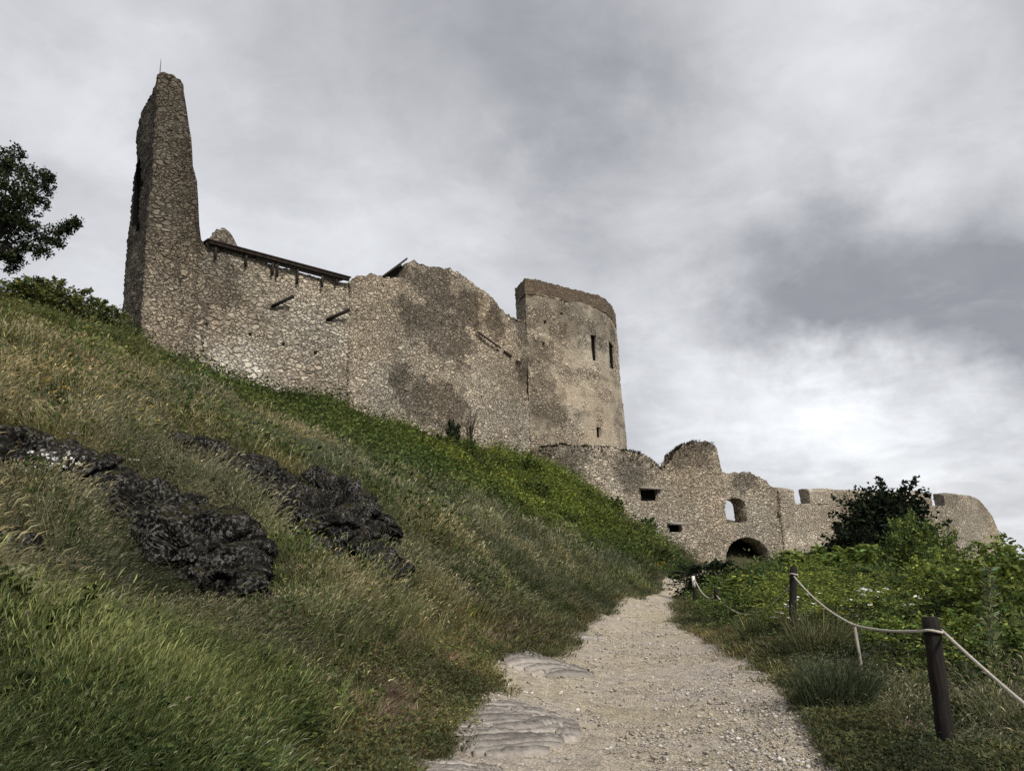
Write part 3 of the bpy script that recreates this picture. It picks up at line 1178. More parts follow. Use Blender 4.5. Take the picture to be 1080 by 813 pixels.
sp_dark = [spot(TWF, 580, 330, 3.2), spot(TWF, 605, 335, 2.6), spot(TWF, 632, 345, 2.2), spot(TWF, 648, 355, 1.5), spot(TWF, 570, 410, 2.0), spot(TWF, 580, 430, 2.2), spot(TWF, 567, 370, 1.6)]
bandz = [on_line(TWF, 610, y)[1] for y in (392, 413, 437)]


def w_rt(p):
    d = stain(p, sp_dark, 54) * 0.8
    b_ = sum(np.exp(-((p[:, 2] - z + 0.3 * fbm(p * 0.35, 2, 57)) / 0.28) ** 2) * np.clip(0.5 + 1.1 * fbm(p * 0.6, 3, 58 + i), 0, 1) for i, z in enumerate(bandz))
    left = smooth(1.2, -0.6, p[:, 0] - TWF[0, 0]) * 0.5  # shade of the left flank, put into the stone colour
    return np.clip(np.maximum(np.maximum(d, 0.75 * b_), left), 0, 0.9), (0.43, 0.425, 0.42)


vv, qq = block(rt_plan, 92, 20, tzb, lambda U, V: np.full(U.shape, tzt - 1.3) + 0.04 * np.sin(U * 9) + 0.15 * U, RES)
vv = taper(vv)
cuts, shade_sheets = [], []
TWT = np.array([tcen + (q - tcen) * 0.965 for q in TWF])
for px, py, wpx, hpx, lab in ((627, 367, 5.5, 27, 'left slit window, the taller of the pair, backed by a black shade sheet'), (646.5, 376, 5.5, 26, 'right slit window, nearer the tower edge, backed by a black shade sheet'), (631.5, 456, 5, 11, 'small low slit window, backed by a black shade sheet'), (574, 363, 3, 4, None), (593, 331, 2.5, 2.5, None), (575, 340, 3, 4, None)):
    fr, ct = opening(TWT, px, py, wpx, hpx, 0, -1.2, 0.45)
    cuts.append(ct)
    if lab:
        shade_sheets.append((fr, lab))
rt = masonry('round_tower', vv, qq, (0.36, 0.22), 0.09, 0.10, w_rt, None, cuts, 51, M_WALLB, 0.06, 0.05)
tag(rt, 'stout plastered round tower with slit windows and a dark brick crown', 'tower')
for fr, lab in shade_sheets:
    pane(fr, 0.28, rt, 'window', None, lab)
vv, qq = block(rt_plan, 92, 20, tzt - 1.40, lambda U, V: np.full(U.shape, tzt) + 0.10 * np.sin(U * 7 + 1) + 0.10 * U, 0.12)
ctr = vv[:, :2].mean(0)
vv = taper(vv)
vv[:, :2] = ctr + (vv[:, :2] - ctr) * 1.012
crown = masonry('crown', vv, qq, (0.28, 0.13), 0.07, 0.05, lambda p: (np.full(len(p), 0.97), (0.30, 0.27, 0.255)), rt, (), 63, M_BRICK, 0.0, 0.10)
crown['label'] = 'dark reddish brick crown'

# --- outer wall with gate ------------------------------------------------
TOPO = [(556, 476), (570, 471), (590, 469), (625, 471), (660, 474), (676, 478), (688, 486), (697, 492), (703, 491), (708, 485), (712, 475), (722, 468), (735, 465), (750, 467), (756, 473), (759, 484), (761.5, 497), (772, 500), (784, 499), (793, 499), (801, 502), (807, 506), (812, 511), (817, 514), (830, 516)]
sO0, sO1 = on_line(OUTER, 562, 485)[0], on_line(OUTER, 826, 545)[0]
zO_s, zO_z = profile(OUTER, TOPO)


def topO(U, V):
    return np.interp(sO0 + (sO1 - sO0) * U, zO_s, zO_z) - 0.15 * V


frw, cw = opening(OUTER, 685, 522, 18, 12, 0, -0.9, 0.65)
frl, cl = opening(OUTER, 712.5, 557, 13, 8, 0, -0.9, 0.65)
fra, ca = opening(OUTER, 777, 538, 22, 26, 0.30, -1.2, 4.0)
frg, cg = opening(OUTER, 789.5, 592, 51, 52, 0.55, -1.2, 4.0)
darkO = [spot(OUTER, 735, 470, 2.2), spot(OUTER, 600, 515, 1.6), spot(OUTER, 665, 500, 1.5), spot(OUTER, 575, 480, 1.5), spot(OUTER, 720, 478, 1.6), spot(OUTER, 600, 490, 1.8), spot(OUTER, 785, 505, 1.6)]


def w_O(p):
    d = stain(p, darkO, 84) * 0.85
    return np.clip(d, 0, 0.9), (0.45, 0.45, 0.45)


vv, qq = block(strip_plan(OUTER, sO0, sO1, 1.6), int((sO1 - sO0) / RES), 8, 1.5, topO, RES)
ow = masonry('outer_wall', vv, qq, (0.40, 0.21), 0.13, 0.14, w_O, None, [cw, cl, ca, cg], 77, M_OUTER, 0.0, 0.18)
tag(ow, 'ruined outer wall with an arched window above a dark gate arch', 'castle wall')
pane(frw, 0.5, ow, 'window', None, 'small square window, backed by a black shade sheet')
pane(frl, 0.5, ow, 'window', None, 'low half buried window, backed by a black shade sheet')
mb = MB()
a_, b_ = wall_pt(OUTER, 704, 552, 0.12), wall_pt(OUTER, 721, 552.5, 0.12)
mb.box((a_ + b_) / 2, (b_ - a_) / 2, rn * 0.25, np.array([0, 0, 0.1]))
mb.build('lintel', simple_mat('lintel_stone', (0.2, 0.18, 0.16), (0.34, 0.31, 0.27), 4), ow)
a_, b_ = wall_pt(OUTER, 674, 514.5, 0.10), wall_pt(OUTER, 697, 515.5, 0.10)
mb = MB()
mb.box((a_ + b_) / 2, (b_ - a_) / 2, rn * 0.2, np.array([0, 0, 0.08]))
mb.build('lintel', bpy.data.materials['lintel_stone'], ow)
# vaulted passage behind the gate arch, its shade put in as near-black colour
c_, t_, nn_, prof = frg
prof2 = [(a * 1.06, z + (0.1 if z > prof[0][1] + 0.5 else -1.2)) for a, z in prof]
v1, f1_ = prism(c_, t_, nn_, prof2, 1.0, 9.0)
k_ = len(prof2)
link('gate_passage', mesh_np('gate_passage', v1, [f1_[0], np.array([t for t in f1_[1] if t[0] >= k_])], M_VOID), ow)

# --- bastion ------------------------------------------------------------
lvl = on_line(BAST, 845, 531)[1]
ptop = on_line(BAST, 845, 512)[1]
sE0 = 0.0
sE1 = arc(BAST)[-1]
# smooth plan
_a = np.linspace(0, sE1, 260)
_b = pt_on(BAST, _a)
for _ in range(200):
    _b[1:-1] = 0.5 * _b[1:-1] + 0.25 * (_b[:-2] + _b[2:])
BAST = _b
sE1 = arc(BAST)[-1]
s_end0 = on_line(BAST, 1030, 545)[0]


def drop(s):
    return 4.2 * smooth(s_end0 - 3, s_end0 + 11, s) ** 1.5


frb, cb = opening(BAST, 1027.5, 570, 18, 19, 0.35, -0.9, 0.65)
frd, cd = opening(BAST, 886, 557, 13, 13, 0, -0.9, 0.6)


def w_E(p):
    return np.clip(0.25 + 0.5 * fbm(p * 0.4, 3, 94), 0, 0.6), (0.62, 0.6, 0.58)


vv, qq = block(strip_plan(BAST, 0, sE1, 2.2), int(sE1 / 0.17), 7, -4.0, lambda U, V: lvl - drop(U * sE1) + 0 * V, 0.16)
bast = masonry('bastion', vv, qq, (0.30, 0.2), 0.07, 0.08, w_E, None, [cb, cd], 91, M_BASTION)
tag(bast, 'long low bastion with gun slots, rounding off at its right end', 'castle wall')
pane(frb, 0.5, bast, 'window', None, 'arched gun window in the rounded end, backed by a black shade sheet')
pane(frd, 0.45, bast, 'window', None, 'square window beside the dark tree, backed by a black shade sheet')
cuts_px = [(None, (837.5, 520)), ((843.5, 522), (984, 535)), ((990, 536), None)]
for (pa, pb) in cuts_px:
    s0 = 0.0 if pa is None else on_line(BAST, *pa)[0]
    s1 = sE1 if pb is None else on_line(BAST, *pb)[0]

    def pl(U, V, s0=s0, s1=s1, pa=pa):
        x, y = strip_plan(BAST, s0, s1, 2.0)(U, V)
        if pa is not None:      # the splayed cheek of the gun slot
            e, t_, nn = frame_at(BAST, s0 + 0.5)
            k = (1.2 + (1.0 if pb is not None else 1.6) * V) * np.clip(1 - U * (s1 - s0) / 5.0, 0, 1)
            x, y = x + t_[0] * k, y + t_[1] * k
        return x, y

    def tz(U, V, s0=s0, s1=s1):
        s = s0 + (s1 - s0) * U
        return ptop - drop(s) - 0.45 * (1 - V) ** 2 + 0.05 * np.sin(s * 1.3) - 0.12 * V
    vv, qq = block(pl, max(8, int((s1 - s0) / 0.17)), 9, lvl - 5.2 if pb is None else lvl - 0.05, tz, 0.16)
    if pb is None:      # follow the falling top of the wall below
        pass
    masonry('parapet', vv, qq, (0.30, 0.2), 0.06, 0.05, w_E, bast, (), 91, M_BASTION, 0.0, 0.04)

# ------------------------------------------------------------------ rock outcrops
def slope_n(x, y, e=0.6):
    gx_ = (hz(x + e, y) - hz(x - e, y)) / (2 * e)
    gy_ = (hz(x, y + e) - hz(x, y - e)) / (2 * e)
    v = np.array([-gx_, -gy_, 1.0])
    return v / np.linalg.norm(v)


_bm = bmesh.new()
bmesh.ops.create_icosphere(_bm, subdivisions=6, radius=1.0)
ICO_V = np.array([v.co for v in _bm.verts])
ICO_F = np.array([[v.index for v in f.verts] for f in _bm.faces])
_bm.free()
_bm = bmesh.new()
bmesh.ops.create_icosphere(_bm, subdivisions=1, radius=1.0)
ICO2_V = np.array([v.co for v in _bm.verts])
ICO2_F = np.array([[v.index for v in f.verts] for f in _bm.faces])
_bm.free()

ROCK_LUMPS = []        # (centre xy, axis xy, half length, half width) keeps the grass off


def rock_mat():
    m, n, l, b = new_mat('lichen_dark_rock')
    g = noise_node(n, l, 2.2, 8, 0.7)
    g2 = noise_node(n, l, 20.0, 8, 0.75)
    g3 = noise_node(n, l, 2.6, 6, 0.75)
    c = ramp(n, l, g.outputs['Fac'], [(0.35, (0.006, 0.006, 0.006)), (0.55, (0.022, 0.021, 0.019)), (0.75, (0.07, 0.066, 0.06))])
    li = ramp(n, l, g2.outputs['Fac'], [(0.51, (0, 0, 0)), (0.57, (1, 1, 1))])
    lm = ramp(n, l, g3.outputs['Fac'], [(0.36, (0, 0, 0)), (0.58, (1, 1, 1))])
    lc = mixc(n, l, 1.0, li, lm, 'MULTIPLY')
    c = mixc(n, l, lc, c, (0.27, 0.265, 0.25))
    geo = n.new('ShaderNodeNewGeometry')
    sp = n.new('ShaderNodeSeparateXYZ')
    l.new(geo.outputs['Normal'], sp.inputs[0])
    top = math_node(n, l, 'MULTIPLY', ramp(n, l, sp.outputs[2], [(0.72, (0, 0, 0)), (0.95, (1, 1, 1))]), ramp(n, l, g3.outputs['Fac'], [(0.42, (0, 0, 0)), (0.55, (1, 1, 1))]))
    c = mixc(n, l, top, c, (0.06, 0.055, 0.024))
    l.new(c, b.inputs['Base Color'])
    hh = math_node(n, l, 'ADD', g2.outputs['Fac'], math_node(n, l, 'MULTIPLY', g.outputs['Fac'], 2.0))
    bump(n, l, b, hh, 1.0, 0.12)
    b.inputs['Specular IOR Level'].default_value = 0.03
    b.inputs['Roughness'].default_value = 1.0
    return m


M_ROCK = rock_mat()


def outcrop(label, lumps, group=None, seed=0, name='rock_outcrop', mat=None):
    """each lump: two ground pixels for its long axis, half width in pixels, height in metres"""
    V, Fc, k = [], [], 0
    for j, (x0, y0, x1, y1, hw, h) in enumerate(lumps):
        a, b_ = gpts([(x0, y0), (x1, y1)])
        c = (a + b_) / 2
        c[2] = hz(c[0], c[1])
        ax = (b_ - a) / 2
        L = np.linalg.norm(ax)
        ux = ax / L
        nn = slope_n(c[0], c[1])
        nn = nn - ux * (nn @ ux)
        nn /= np.linalg.norm(nn)
        uy = np.cross(nn, ux)
        W = hw / F * np.linalg.norm(c) * 1.25
        h = h * 0.85
        c = c + nn * h * 0.20
        ROCK_LUMPS.append((c[:2].copy(), ux[:2] / np.linalg.norm(ux[:2]), L * 1.05, W * 1.0))
        d = ICO_V
        dd = np.sign(d) * np.abs(d) ** 0.62
        loc = dd * np.array([L * 1.12, W, h])
        pos = loc[:, :1] * ux + loc[:, 1:2] * uy + loc[:, 2:3] * nn
        pw = pos + c
        rad = pos / (np.linalg.norm(pos, axis=1, keepdims=True) + 1e-6)
        r1 = 1 - np.abs(fbm(pw * 1.5, 5, seed + 1))
        st_ = np.array([2.0, 2.0, 4.2])
        q_ = pw @ np.array([[0.94, 0.0, 0.34], [0, 1, 0], [-0.34, 0, 0.94]]).T * st_
        f1, f2, cid = worley(q_ + 0.3 * fbm(pw * 3, 2, seed + 7)[:, None], seed + 2)
        crack = smooth(0.0, 0.12, f2 - f1)
        hm_ = min(h, 0.5)
        dis = 0.36 * hm_ * (r1 - 0.6) + 0.14 * hm_ * (crack - 1) + 0.70 * (cid - 0.5) * hm_ + 0.06 * fbm(pw * 5.5, 4, seed + 3) + 0.03 * fbm(pw * 15, 3, seed + 4)
        pw = pw + rad * dis[:, None]
        V.append(pw)
        Fc.append(ICO_F + k)
        k += len(pw)
    o = link(name, mesh_np(name, np.concatenate(V), np.concatenate(Fc), mat or M_ROCK, False))
    return tag(o, label, 'rock', group, 'thing')


outcrop('longest dark lichen crusted rock ledge, ending in a rounded boulder', [(-12, 472, 62, 500, 16, 0.36), (45, 495, 135, 535, 20, 0.40), (105, 522, 205, 578, 30, 0.46), (172, 570, 250, 625, 40, 0.52), (218, 605, 262, 652, 24, 0.42)], 'rock outcrops on the slope', 101)
outcrop('dark double humped rock in the middle of the slope, split by a mossy cleft', [(180, 484, 262, 525, 27, 0.55), (228, 512, 322, 556, 36, 0.62), (284, 540, 362, 592, 38, 0.66), (333, 522, 388, 578, 26, 0.68), (362, 588, 408, 635, 18, 0.5), (292, 588, 350, 614, 24, 0.42)], 'rock outcrops on the slope', 131)
outcrop('small dark rock at the left edge, above the white flowers', [(-18, 500, 30, 518, 21, 0.38)], 'rock outcrops on the slope', 161)
outcrop('lowest small dark rock at the left edge amid tall green grass', [(-20, 596, 14, 612, 20, 0.34)], 'rock outcrops on the slope', 171)
outcrop('thin dark rock edge highest on the slope at the left', [(-10, 428, 52, 442, 7, 0.22)], 'rock outcrops on the slope', 181)
outcrop('low crumbly rock patch right of the double humped rock', [(402, 566, 456, 590, 12, 0.2)], 'rock outcrops on the slope', 191)
outcrop('tiny pale rock peeping out of grass below the wall', [(362, 491, 386, 500, 4, 0.25)], 'rock outcrops on the slope', 195, 'rock_outcrop', simple_mat('pale_rock', (0.08, 0.075, 0.07), (0.3, 0.28, 0.25), 5, None, 0.8, 0.05))

# bedrock ledges worn out of the path's hill side: draped slabs with fine strata
def ledge_mat():
    m, n, l, b = new_mat('layered_limestone')
    g = noise_node(n, l, 3.0, 7, 0.65, scl=(1.0, 1.0, 1.0))
    g2 = noise_node(n, l, 16.0, 7, 0.7)
    a = attr(n, 'c')
    c = ramp(n, l, g2.outputs['Fac'], [(0.3, (0.15, 0.13, 0.112)), (0.5, (0.33, 0.295, 0.255)), (0.72, (0.50, 0.46, 0.41))])
    c = mixc(n, l, 0.5, c, ramp(n, l, g.outputs['Fac'], [(0.35, (0.16, 0.145, 0.13)), (0.65, (0.34, 0.31, 0.28))]))
    c = mixc(n, l, 1.0, c, a.outputs['Color'], 'MULTIPLY')
    l.new(c, b.inputs['Base Color'])
    bump(n, l, b, g2.outputs['Fac'], 0.7, 0.02)
    return m


M_LEDGE = ledge_mat()


def ledge(label, quad, h, rows, seed):
    """quad: four ground pixels (upper left, upper right, lower right, lower left); thin tilted plates, edge to edge"""
    g = gpts(quad)
    r = np.random.default_rng(seed)
    mb_v, mb_f, cols, k = [], [], [], 0

    def world(u, v):
        p = ((1 - u) * (1 - v))[:, None] * g[0] + (u * (1 - v))[:, None] * g[1] + (u * v)[:, None] * g[2] + ((1 - u) * v)[:, None] * g[3]
        return p[:, 0], p[:, 1]
    for j in range(rows):
        vc = (j + 0.5) / rows
        half = math.sqrt(max(0.05, 1 - (2 * vc - 1) ** 2)) * 0.5 + 0.06
        u = 0.5 - half + r.uniform(0, 0.12)
        while u < 0.5 + half - 0.08:
            L = r.uniform(0.22, 0.85)
            u1 = min(u + L, 0.5 + half)
            n = 14
            uu = np.linspace(u, u1, n)
            fan = 0.13 * (uu - 0.5) ** 2
            wd = (0.50 + r.uniform(-0.15, 0.45)) / rows
            prof = np.sin(np.linspace(0.12, np.pi - 0.12, n)) ** 0.5
            j1 = np.cumsum(r.normal(0, 0.10 / rows, n))
            j2 = np.cumsum(r.normal(0, 0.10 / rows, n))
            vt = vc + fan - wd * prof + j1
            vb = vc + fan + wd * prof + j2
            us = np.r_[uu, uu[::-1]]
            vs = np.r_[vt, vb[::-1]]
            x, y = world(us, vs)
            dome = np.clip(1 - ((us - 0.5) / 0.62) ** 2 - ((vs - 0.5) / 0.62) ** 2, 0, 1)
            top = hfun(x, y) - 0.065 + h * (0.12 + 0.80 * dome) + r.uniform(-0.16, 0.16) * h
            top += np.r_[np.full(n, r.uniform(0.1, 0.45) * h), np.full(n, -r.uniform(0.0, 0.2) * h)] + r.normal(0, 0.05 * h, 2 * n)
            m = 2 * n
            v3 = np.concatenate([np.stack([x, y, top], -1), np.stack([x, y, top - 0.16 - h], -1)])
            fc = [(i, i + 1, m - 2 - i, m - 1 - i) for i in range(n - 1)]
            fc += [(i, m + i, m + (i + 1) % m, (i + 1) % m) for i in range(m)]
            mb_v.append(v3)
            mb_f.append(np.array(fc) + k)
            k += len(v3)
            cols.append(np.full((len(v3), 3), r.uniform(0.7, 1.25)))
            for i in range(0, n, 3):
                ROCK_LUMPS.append((np.array([x[i], y[i]]), np.array([1.0, 0.0]), 0.07, 0.07))
            u = u1 + r.uniform(-0.03, 0.05)
    me = mesh_np('bedrock_ledge', np.concatenate(mb_v), np.concatenate(mb_f), M_LEDGE, False, np.concatenate(cols))
    bm = bmesh.new()
    bm.from_mesh(me)
    bmesh.ops.recalc_face_normals(bm, faces=bm.faces)
    bm.to_mesh(me)
    bm.free()
    o = link('bedrock_ledge', me)
    return tag(o, label, 'rock', 'bedrock ledges beside the path', 'thing')


ledge('broad pale layered rock slab beside the path, the largest bare one', [(488, 733, 0), (585, 742, 0), (622, 778, 0), (452, 792, 0)] and [(488, 733), (580, 744), (625, 782), (450, 796)], 0.11, 21, 203)
ledge('narrow pale layered rock tongue farther up beside the path', [(512, 682), (560, 684), (640, 708), (560, 712)], 0.09, 9, 217)
ledge('layered rock slab at the bottom edge of the photo', [(420, 792), (510, 800), (560, 830), (400, 830)], 0.08, 14, 229)
ledge('flat pale rock step half way up the path', [(590, 664), (632, 664), (640, 674), (590, 676)], 0.06, 6, 241)


# ------------------------------------------------------------------ grass tufts (prototypes)
def blade_set(n, h, w, rad, lean, droop, colf, r, segs=3, wind=(0.10, 0.02)):
    """n blades; returns verts, quads, tris, colours"""
    ang = r.uniform(0, 2 * np.pi, n)
    rr = rad * np.sqrt(r.uniform(0, 1, n))
    base = np.stack([rr * np.cos(ang), rr * np.sin(ang), np.full(n, -0.05)], -1)
    la = ang + r.normal(0, 0.9, n)
    hh = r.uniform(h[0], h[1], n)
    ln = np.abs(r.normal(0, lean, n))
    dirv = np.stack([np.cos(la) * ln + wind[0], np.sin(la) * ln + wind[1], np.ones(n)], -1)
    dirv /= np.linalg.norm(dirv, axis=1, keepdims=True)
    fa = r.uniform(0, np.pi, n)
    side = np.stack([np.cos(fa), np.sin(fa), np.zeros(n)], -1)
    dr = droop * r.uniform(0.3, 1.3, n)
    ts = np.linspace(0, 1, segs + 1)
    wid = np.interp(ts, [0, 0.45, 0.8, 1], [0.8, 1.0, 0.6, 0.0])
    V, C = [], []
    col = colf(n, r)
    for t, wd in zip(ts, wid):
        bend = np.stack([np.cos(la) * 0.8 + 0.35, np.sin(la) * 0.7, np.full(n, -0.55)], -1)
        c = base + dirv * (hh * t)[:, None] + bend * (dr * hh * t ** 2.2)[:, None]
        if t < 1:
            V += [c - side * (w * wd / 2), c + side * (w * wd / 2)]
            C += [col, col]
        else:
            V += [c]
            C += [col]
    k = len(V)
    v = np.stack(V, 1).reshape(-1, 3)
    cc_ = np.stack(C, 1).reshape(-1, 3)
    i0 = np.arange(n)[:, None] * k
    q = np.concatenate([i0 + np.array([2 * s, 2 * s + 1, 2 * s + 3, 2 * s + 2]) for s in range(segs - 1)])
    s = segs - 1
    t_ = i0 + np.array([2 * s, 2 * s + 1, 2 * s + 2])
    tips = v.reshape(n, k, 3)[:, -1]
    prev = v.reshape(n, k, 3)[:, -3:-1].mean(1)
    return v, q, t_, cc_, tips, tips - prev


def seed_heads(tips, d, L, w, colf, r):
    """a spikelet of two crossed slim diamonds at each stalk's tip"""
    n = len(tips)
    d = d / (np.linalg.norm(d, axis=1, keepdims=True) + 1e-9)
    V, Q, C = [], [], []
    col = colf(n, r)
    LL = L * r.uniform(0.6, 1.3, n)
    for k in range(2):
        s = np.cross(d, r.normal(0, 1, (n, 3)))
        s /= np.linalg.norm(s, axis=1, keepdims=True) + 1e-9
        a = tips - d * (LL * 0.35)[:, None]
        b = tips + d * (LL * 0.15)[:, None]
        e = tips + d * (LL * 0.65)[:, None] + np.array([0.2, 0, -0.25]) * LL[:, None]
        v = np.stack([a, b - s * w / 2, e, b + s * w / 2], 1).reshape(-1, 3)
        V.append(v)
        Q.append(np.arange(n * 4).reshape(n, 4) + k * n * 4)
        C.append(np.repeat(col, 4, 0))
    return np.concatenate(V), np.concatenate(Q), np.concatenate(C)


def diamond_leaves(pos, d, L, w, r, fold=0.25):
    """folded leaf per position pointing along d"""
    n = len(pos)
    d = d / (np.linalg.norm(d, axis=1, keepdims=True) + 1e-9)
    s = np.cross(d, r.normal(0, 1, (n, 3)))
    s /= np.linalg.norm(s, axis=1, keepdims=True) + 1e-9
    nn = np.cross(d, s)
    LL = (L * r.uniform(0.65, 1.25, n))[:, None]
    ww = (w * r.uniform(0.7, 1.25, n))[:, None]
    v = np.stack([pos, pos + d * LL * 0.45 - s * ww / 2 + nn * ww * fold, pos + d * LL, pos + d * LL * 0.45 + s * ww / 2 + nn * ww * fold], 1).reshape(-1, 3)
    return v, np.arange(n * 4).reshape(n, 4)


def col_green(var=0.35, yel=0.25):
    def f(n, r):
        b = np.exp(r.normal(0, var, n))[:, None]
        y = r.uniform(-1, 1, n)[:, None] * yel
        return b * (1 + np.concatenate([y, 0.2 * y, -0.5 * y], 1))
    return f


def col_mix(frac_dry, dry=(3.2, 1.9, 1.9), var=0.35):
    g = col_green(var)

    def f(n, r):
        c = g(n, r)
        m = r.uniform(0, 1, n) < frac_dry
        c[m] = np.asarray(dry) * np.exp(r.normal(0, 0.3, (m.sum(), 1)))
        return c
    return f


def col_const(c, var=0.25):
    return lambda n, r: np.asarray(c, float) * np.exp(r.normal(0, var, (n, 1)))


def pack(parts):
    V, Fq, Ft, C, k = [], [], [], [], 0
    for v, q, t, c in parts:
        V.append(v)
        C.append(c)
        if q is not None and len(q):
            Fq.append(np.asarray(q) + k)
        if t is not None and len(t):
            Ft.append(np.asarray(t) + k)
        k += len(v)
    fs = []
    if Fq:
        fs.append(np.concatenate(Fq))
    if Ft:
        fs.append(np.concatenate(Ft))
    return np.concatenate(V), fs, np.clip(np.concatenate(C), 0, 12)


PROTO = {}


def proto(kind, parts):
    v, fs, c = pack(parts)
    me = mesh_np(kind + '_tuft', v, fs, M_BLADE, False, c)
    o = bpy.data.objects.new(kind + '_tuft', me)
    PROTO.setdefault(kind, []).append(o)


STRAW = (3.0, 2.55, 4.2)         # multipliers on the green tint
for i in range(3):
    r = np.random.default_rng(300 + i)
    # tall lush grass, a few nodding heads
    v, q, t, c, tp, dv = blade_set(52, (0.10, 0.60), 0.0085, 0.20, 0.45, 0.22, col_mix(0.16, (2.6, 2.1, 2.8), 0.75), r, 4, (0.13, 0.02))
    v2, q2, t2, c2, tp2, dv2 = blade_set(3, (0.50, 0.85), 0.0035, 0.18, 0.25, 0.12, col_const((2.4, 1.9, 1.9)), r, 4)
    v3, q3, c3 = seed_heads(tp2, dv2, 0.12, 0.008, col_const((3.6, 2.7, 3.6)), r)
    proto('lush', [(v, q, t, c), (v2, q2, t2, c2), (v3, q3, None, c3)])
    # dry seeding grass
    v, q, t, c, tp, dv = blade_set(44, (0.15, 0.46), 0.009, 0.20, 0.30, 0.25, col_mix(0.22, (2.6, 2.0, 2.4)), r, 3)
    v2, q2, t2, c2, tp2, dv2 = blade_set(8, (0.34, 0.68), 0.0042, 0.22, 0.20, 0.22, col_const(STRAW, 0.35), r, 4)
    v3, q3, c3 = seed_heads(tp2, dv2, 0.09, 0.014, col_const((3.3, 2.7, 4.6), 0.35), r)
    proto('dry', [(v, q, t, c), (v2, q2, t2, c2), (v3, q3, None, c3)])
    # short turf
    v, q, t, c, tp, dv = blade_set(60, (0.05, 0.17), 0.009, 0.19, 0.55, 0.35, col_mix(0.22, (2.2, 1.75, 2.5)), r, 3)
    d = np.stack([r.normal(0, 1, 26), r.normal(0, 1, 26), r.uniform(0.0, 0.8, 26)], -1)
    pos = np.stack([r.uniform(-0.18, 0.18, 26), r.uniform(-0.18, 0.18, 26), r.uniform(0.01, 0.08, 26)], -1)
    vl, ql = diamond_leaves(pos, d, 0.05, 0.03, r)
    proto('short', [(v, q, t, c), (vl, ql, None, np.repeat(col_green(0.3)(26, r), 4, 0))])
    # leafy herb
    ns = 9
    v, q, t, c, tp, dv = blade_set(ns, (0.30, 0.62), 0.008, 0.16, 0.30, 0.12, col_green(), r, 4, (0.08, 0))
    nl = 110
    k = r.integers(0, ns, nl)
    f = r.uniform(0.2, 1.0, nl)
    base = v.reshape(ns, -1, 3)[:, 0]
    pos = base[k] * (1 - f)[:, None] + tp[k] * f[:, None] + r.normal(0, 0.02, (nl, 3))
    d = np.stack([r.normal(0, 1, nl), r.normal(0, 1, nl), r.uniform(-0.2, 0.7, nl)], -1)
    vl, ql = diamond_leaves(pos, d, 0.085, 0.042, r)
    v4, q4, t4, c4, _, _ = blade_set(16, (0.2, 0.5), 0.009, 0.2, 0.3, 0.25, col_mix(0.15), r, 3)
    proto('herb', [(v, q, t, c), (vl, ql, None, np.repeat(col_green(0.4)(nl, r), 4, 0)), (v4, q4, t4, c4)])
    # brown trampled stubble
    v, q, t, c, tp, dv = blade_set(40, (0.06, 0.24), 0.009, 0.2, 0.9, 0.4, col_mix(0.7, (2.3, 1.85, 2.6)), r, 3)
    proto('stubble', [(v, q, t, c)])
    # far kinds: the same plants grown wider apart with broader blades, read at 25 m and more
    v, q, t, c, tp, dv = blade_set(70, (0.22, 0.6), 0.022, 0.5, 0.25, 0.25, col_mix(0.15), r, 3)
    v3, q3, c3 = seed_heads(tp[:22], dv[:22], 0.14, 0.03, col_const((3.2, 2.2, 2.6), 0.3), r)
    proto('farlush', [(v, q, t, c), (v3, q3, None, c3)])
    v, q, t, c, tp, dv = blade_set(80, (0.22, 0.55), 0.018, 0.5, 0.25, 0.25, col_mix(0.24, STRAW), r, 3)
    v3, q3, c3 = seed_heads(tp[:18], dv[:18], 0.13, 0.026, col_const((3.2, 2.65, 4.4), 0.3), r)
    proto('fardry', [(v, q, t, c), (v3, q3, None, c3)])
    nl = 130
    nl = 190
    pos = np.stack([r.normal(0, 0.3, nl), r.normal(0, 0.3, nl), np.abs(r.normal(0.05, 0.30, nl))], -1)
    d = np.stack([r.normal(0, 1, nl), r.normal(0, 1, nl), r.uniform(-0.1, 0.9, nl)], -1)
    vl, ql = diamond_leaves(pos, d, 0.125, 0.06, r)
    v4, q4, t4, c4, _, _ = blade_set(34, (0.3, 0.80), 0.018, 0.45, 0.25, 0.15, col_mix(0.2, (2.6, 2.0, 2.4)), r, 3)
    proto('farherb', [(vl, ql, None, np.repeat(col_green(0.45)(nl, r), 4, 0)), (v4, q4, t4, c4)])
    v, q, t, c, tp, dv = blade_set(70, (0.05, 0.22), 0.022, 0.5, 0.7, 0.35, col_mix(0.3, (2.2, 1.75, 2.5)), r, 2)
    proto('farshort', [(v, q, t, c)])
    v, q, t, c, tp, dv = blade_set(70, (0.06, 0.28), 0.022, 0.5, 0.9, 0.4, col_mix(0.7, (2.3, 1.85, 2.6)), r, 2)
    proto('farstubble', [(v, q, t, c)])

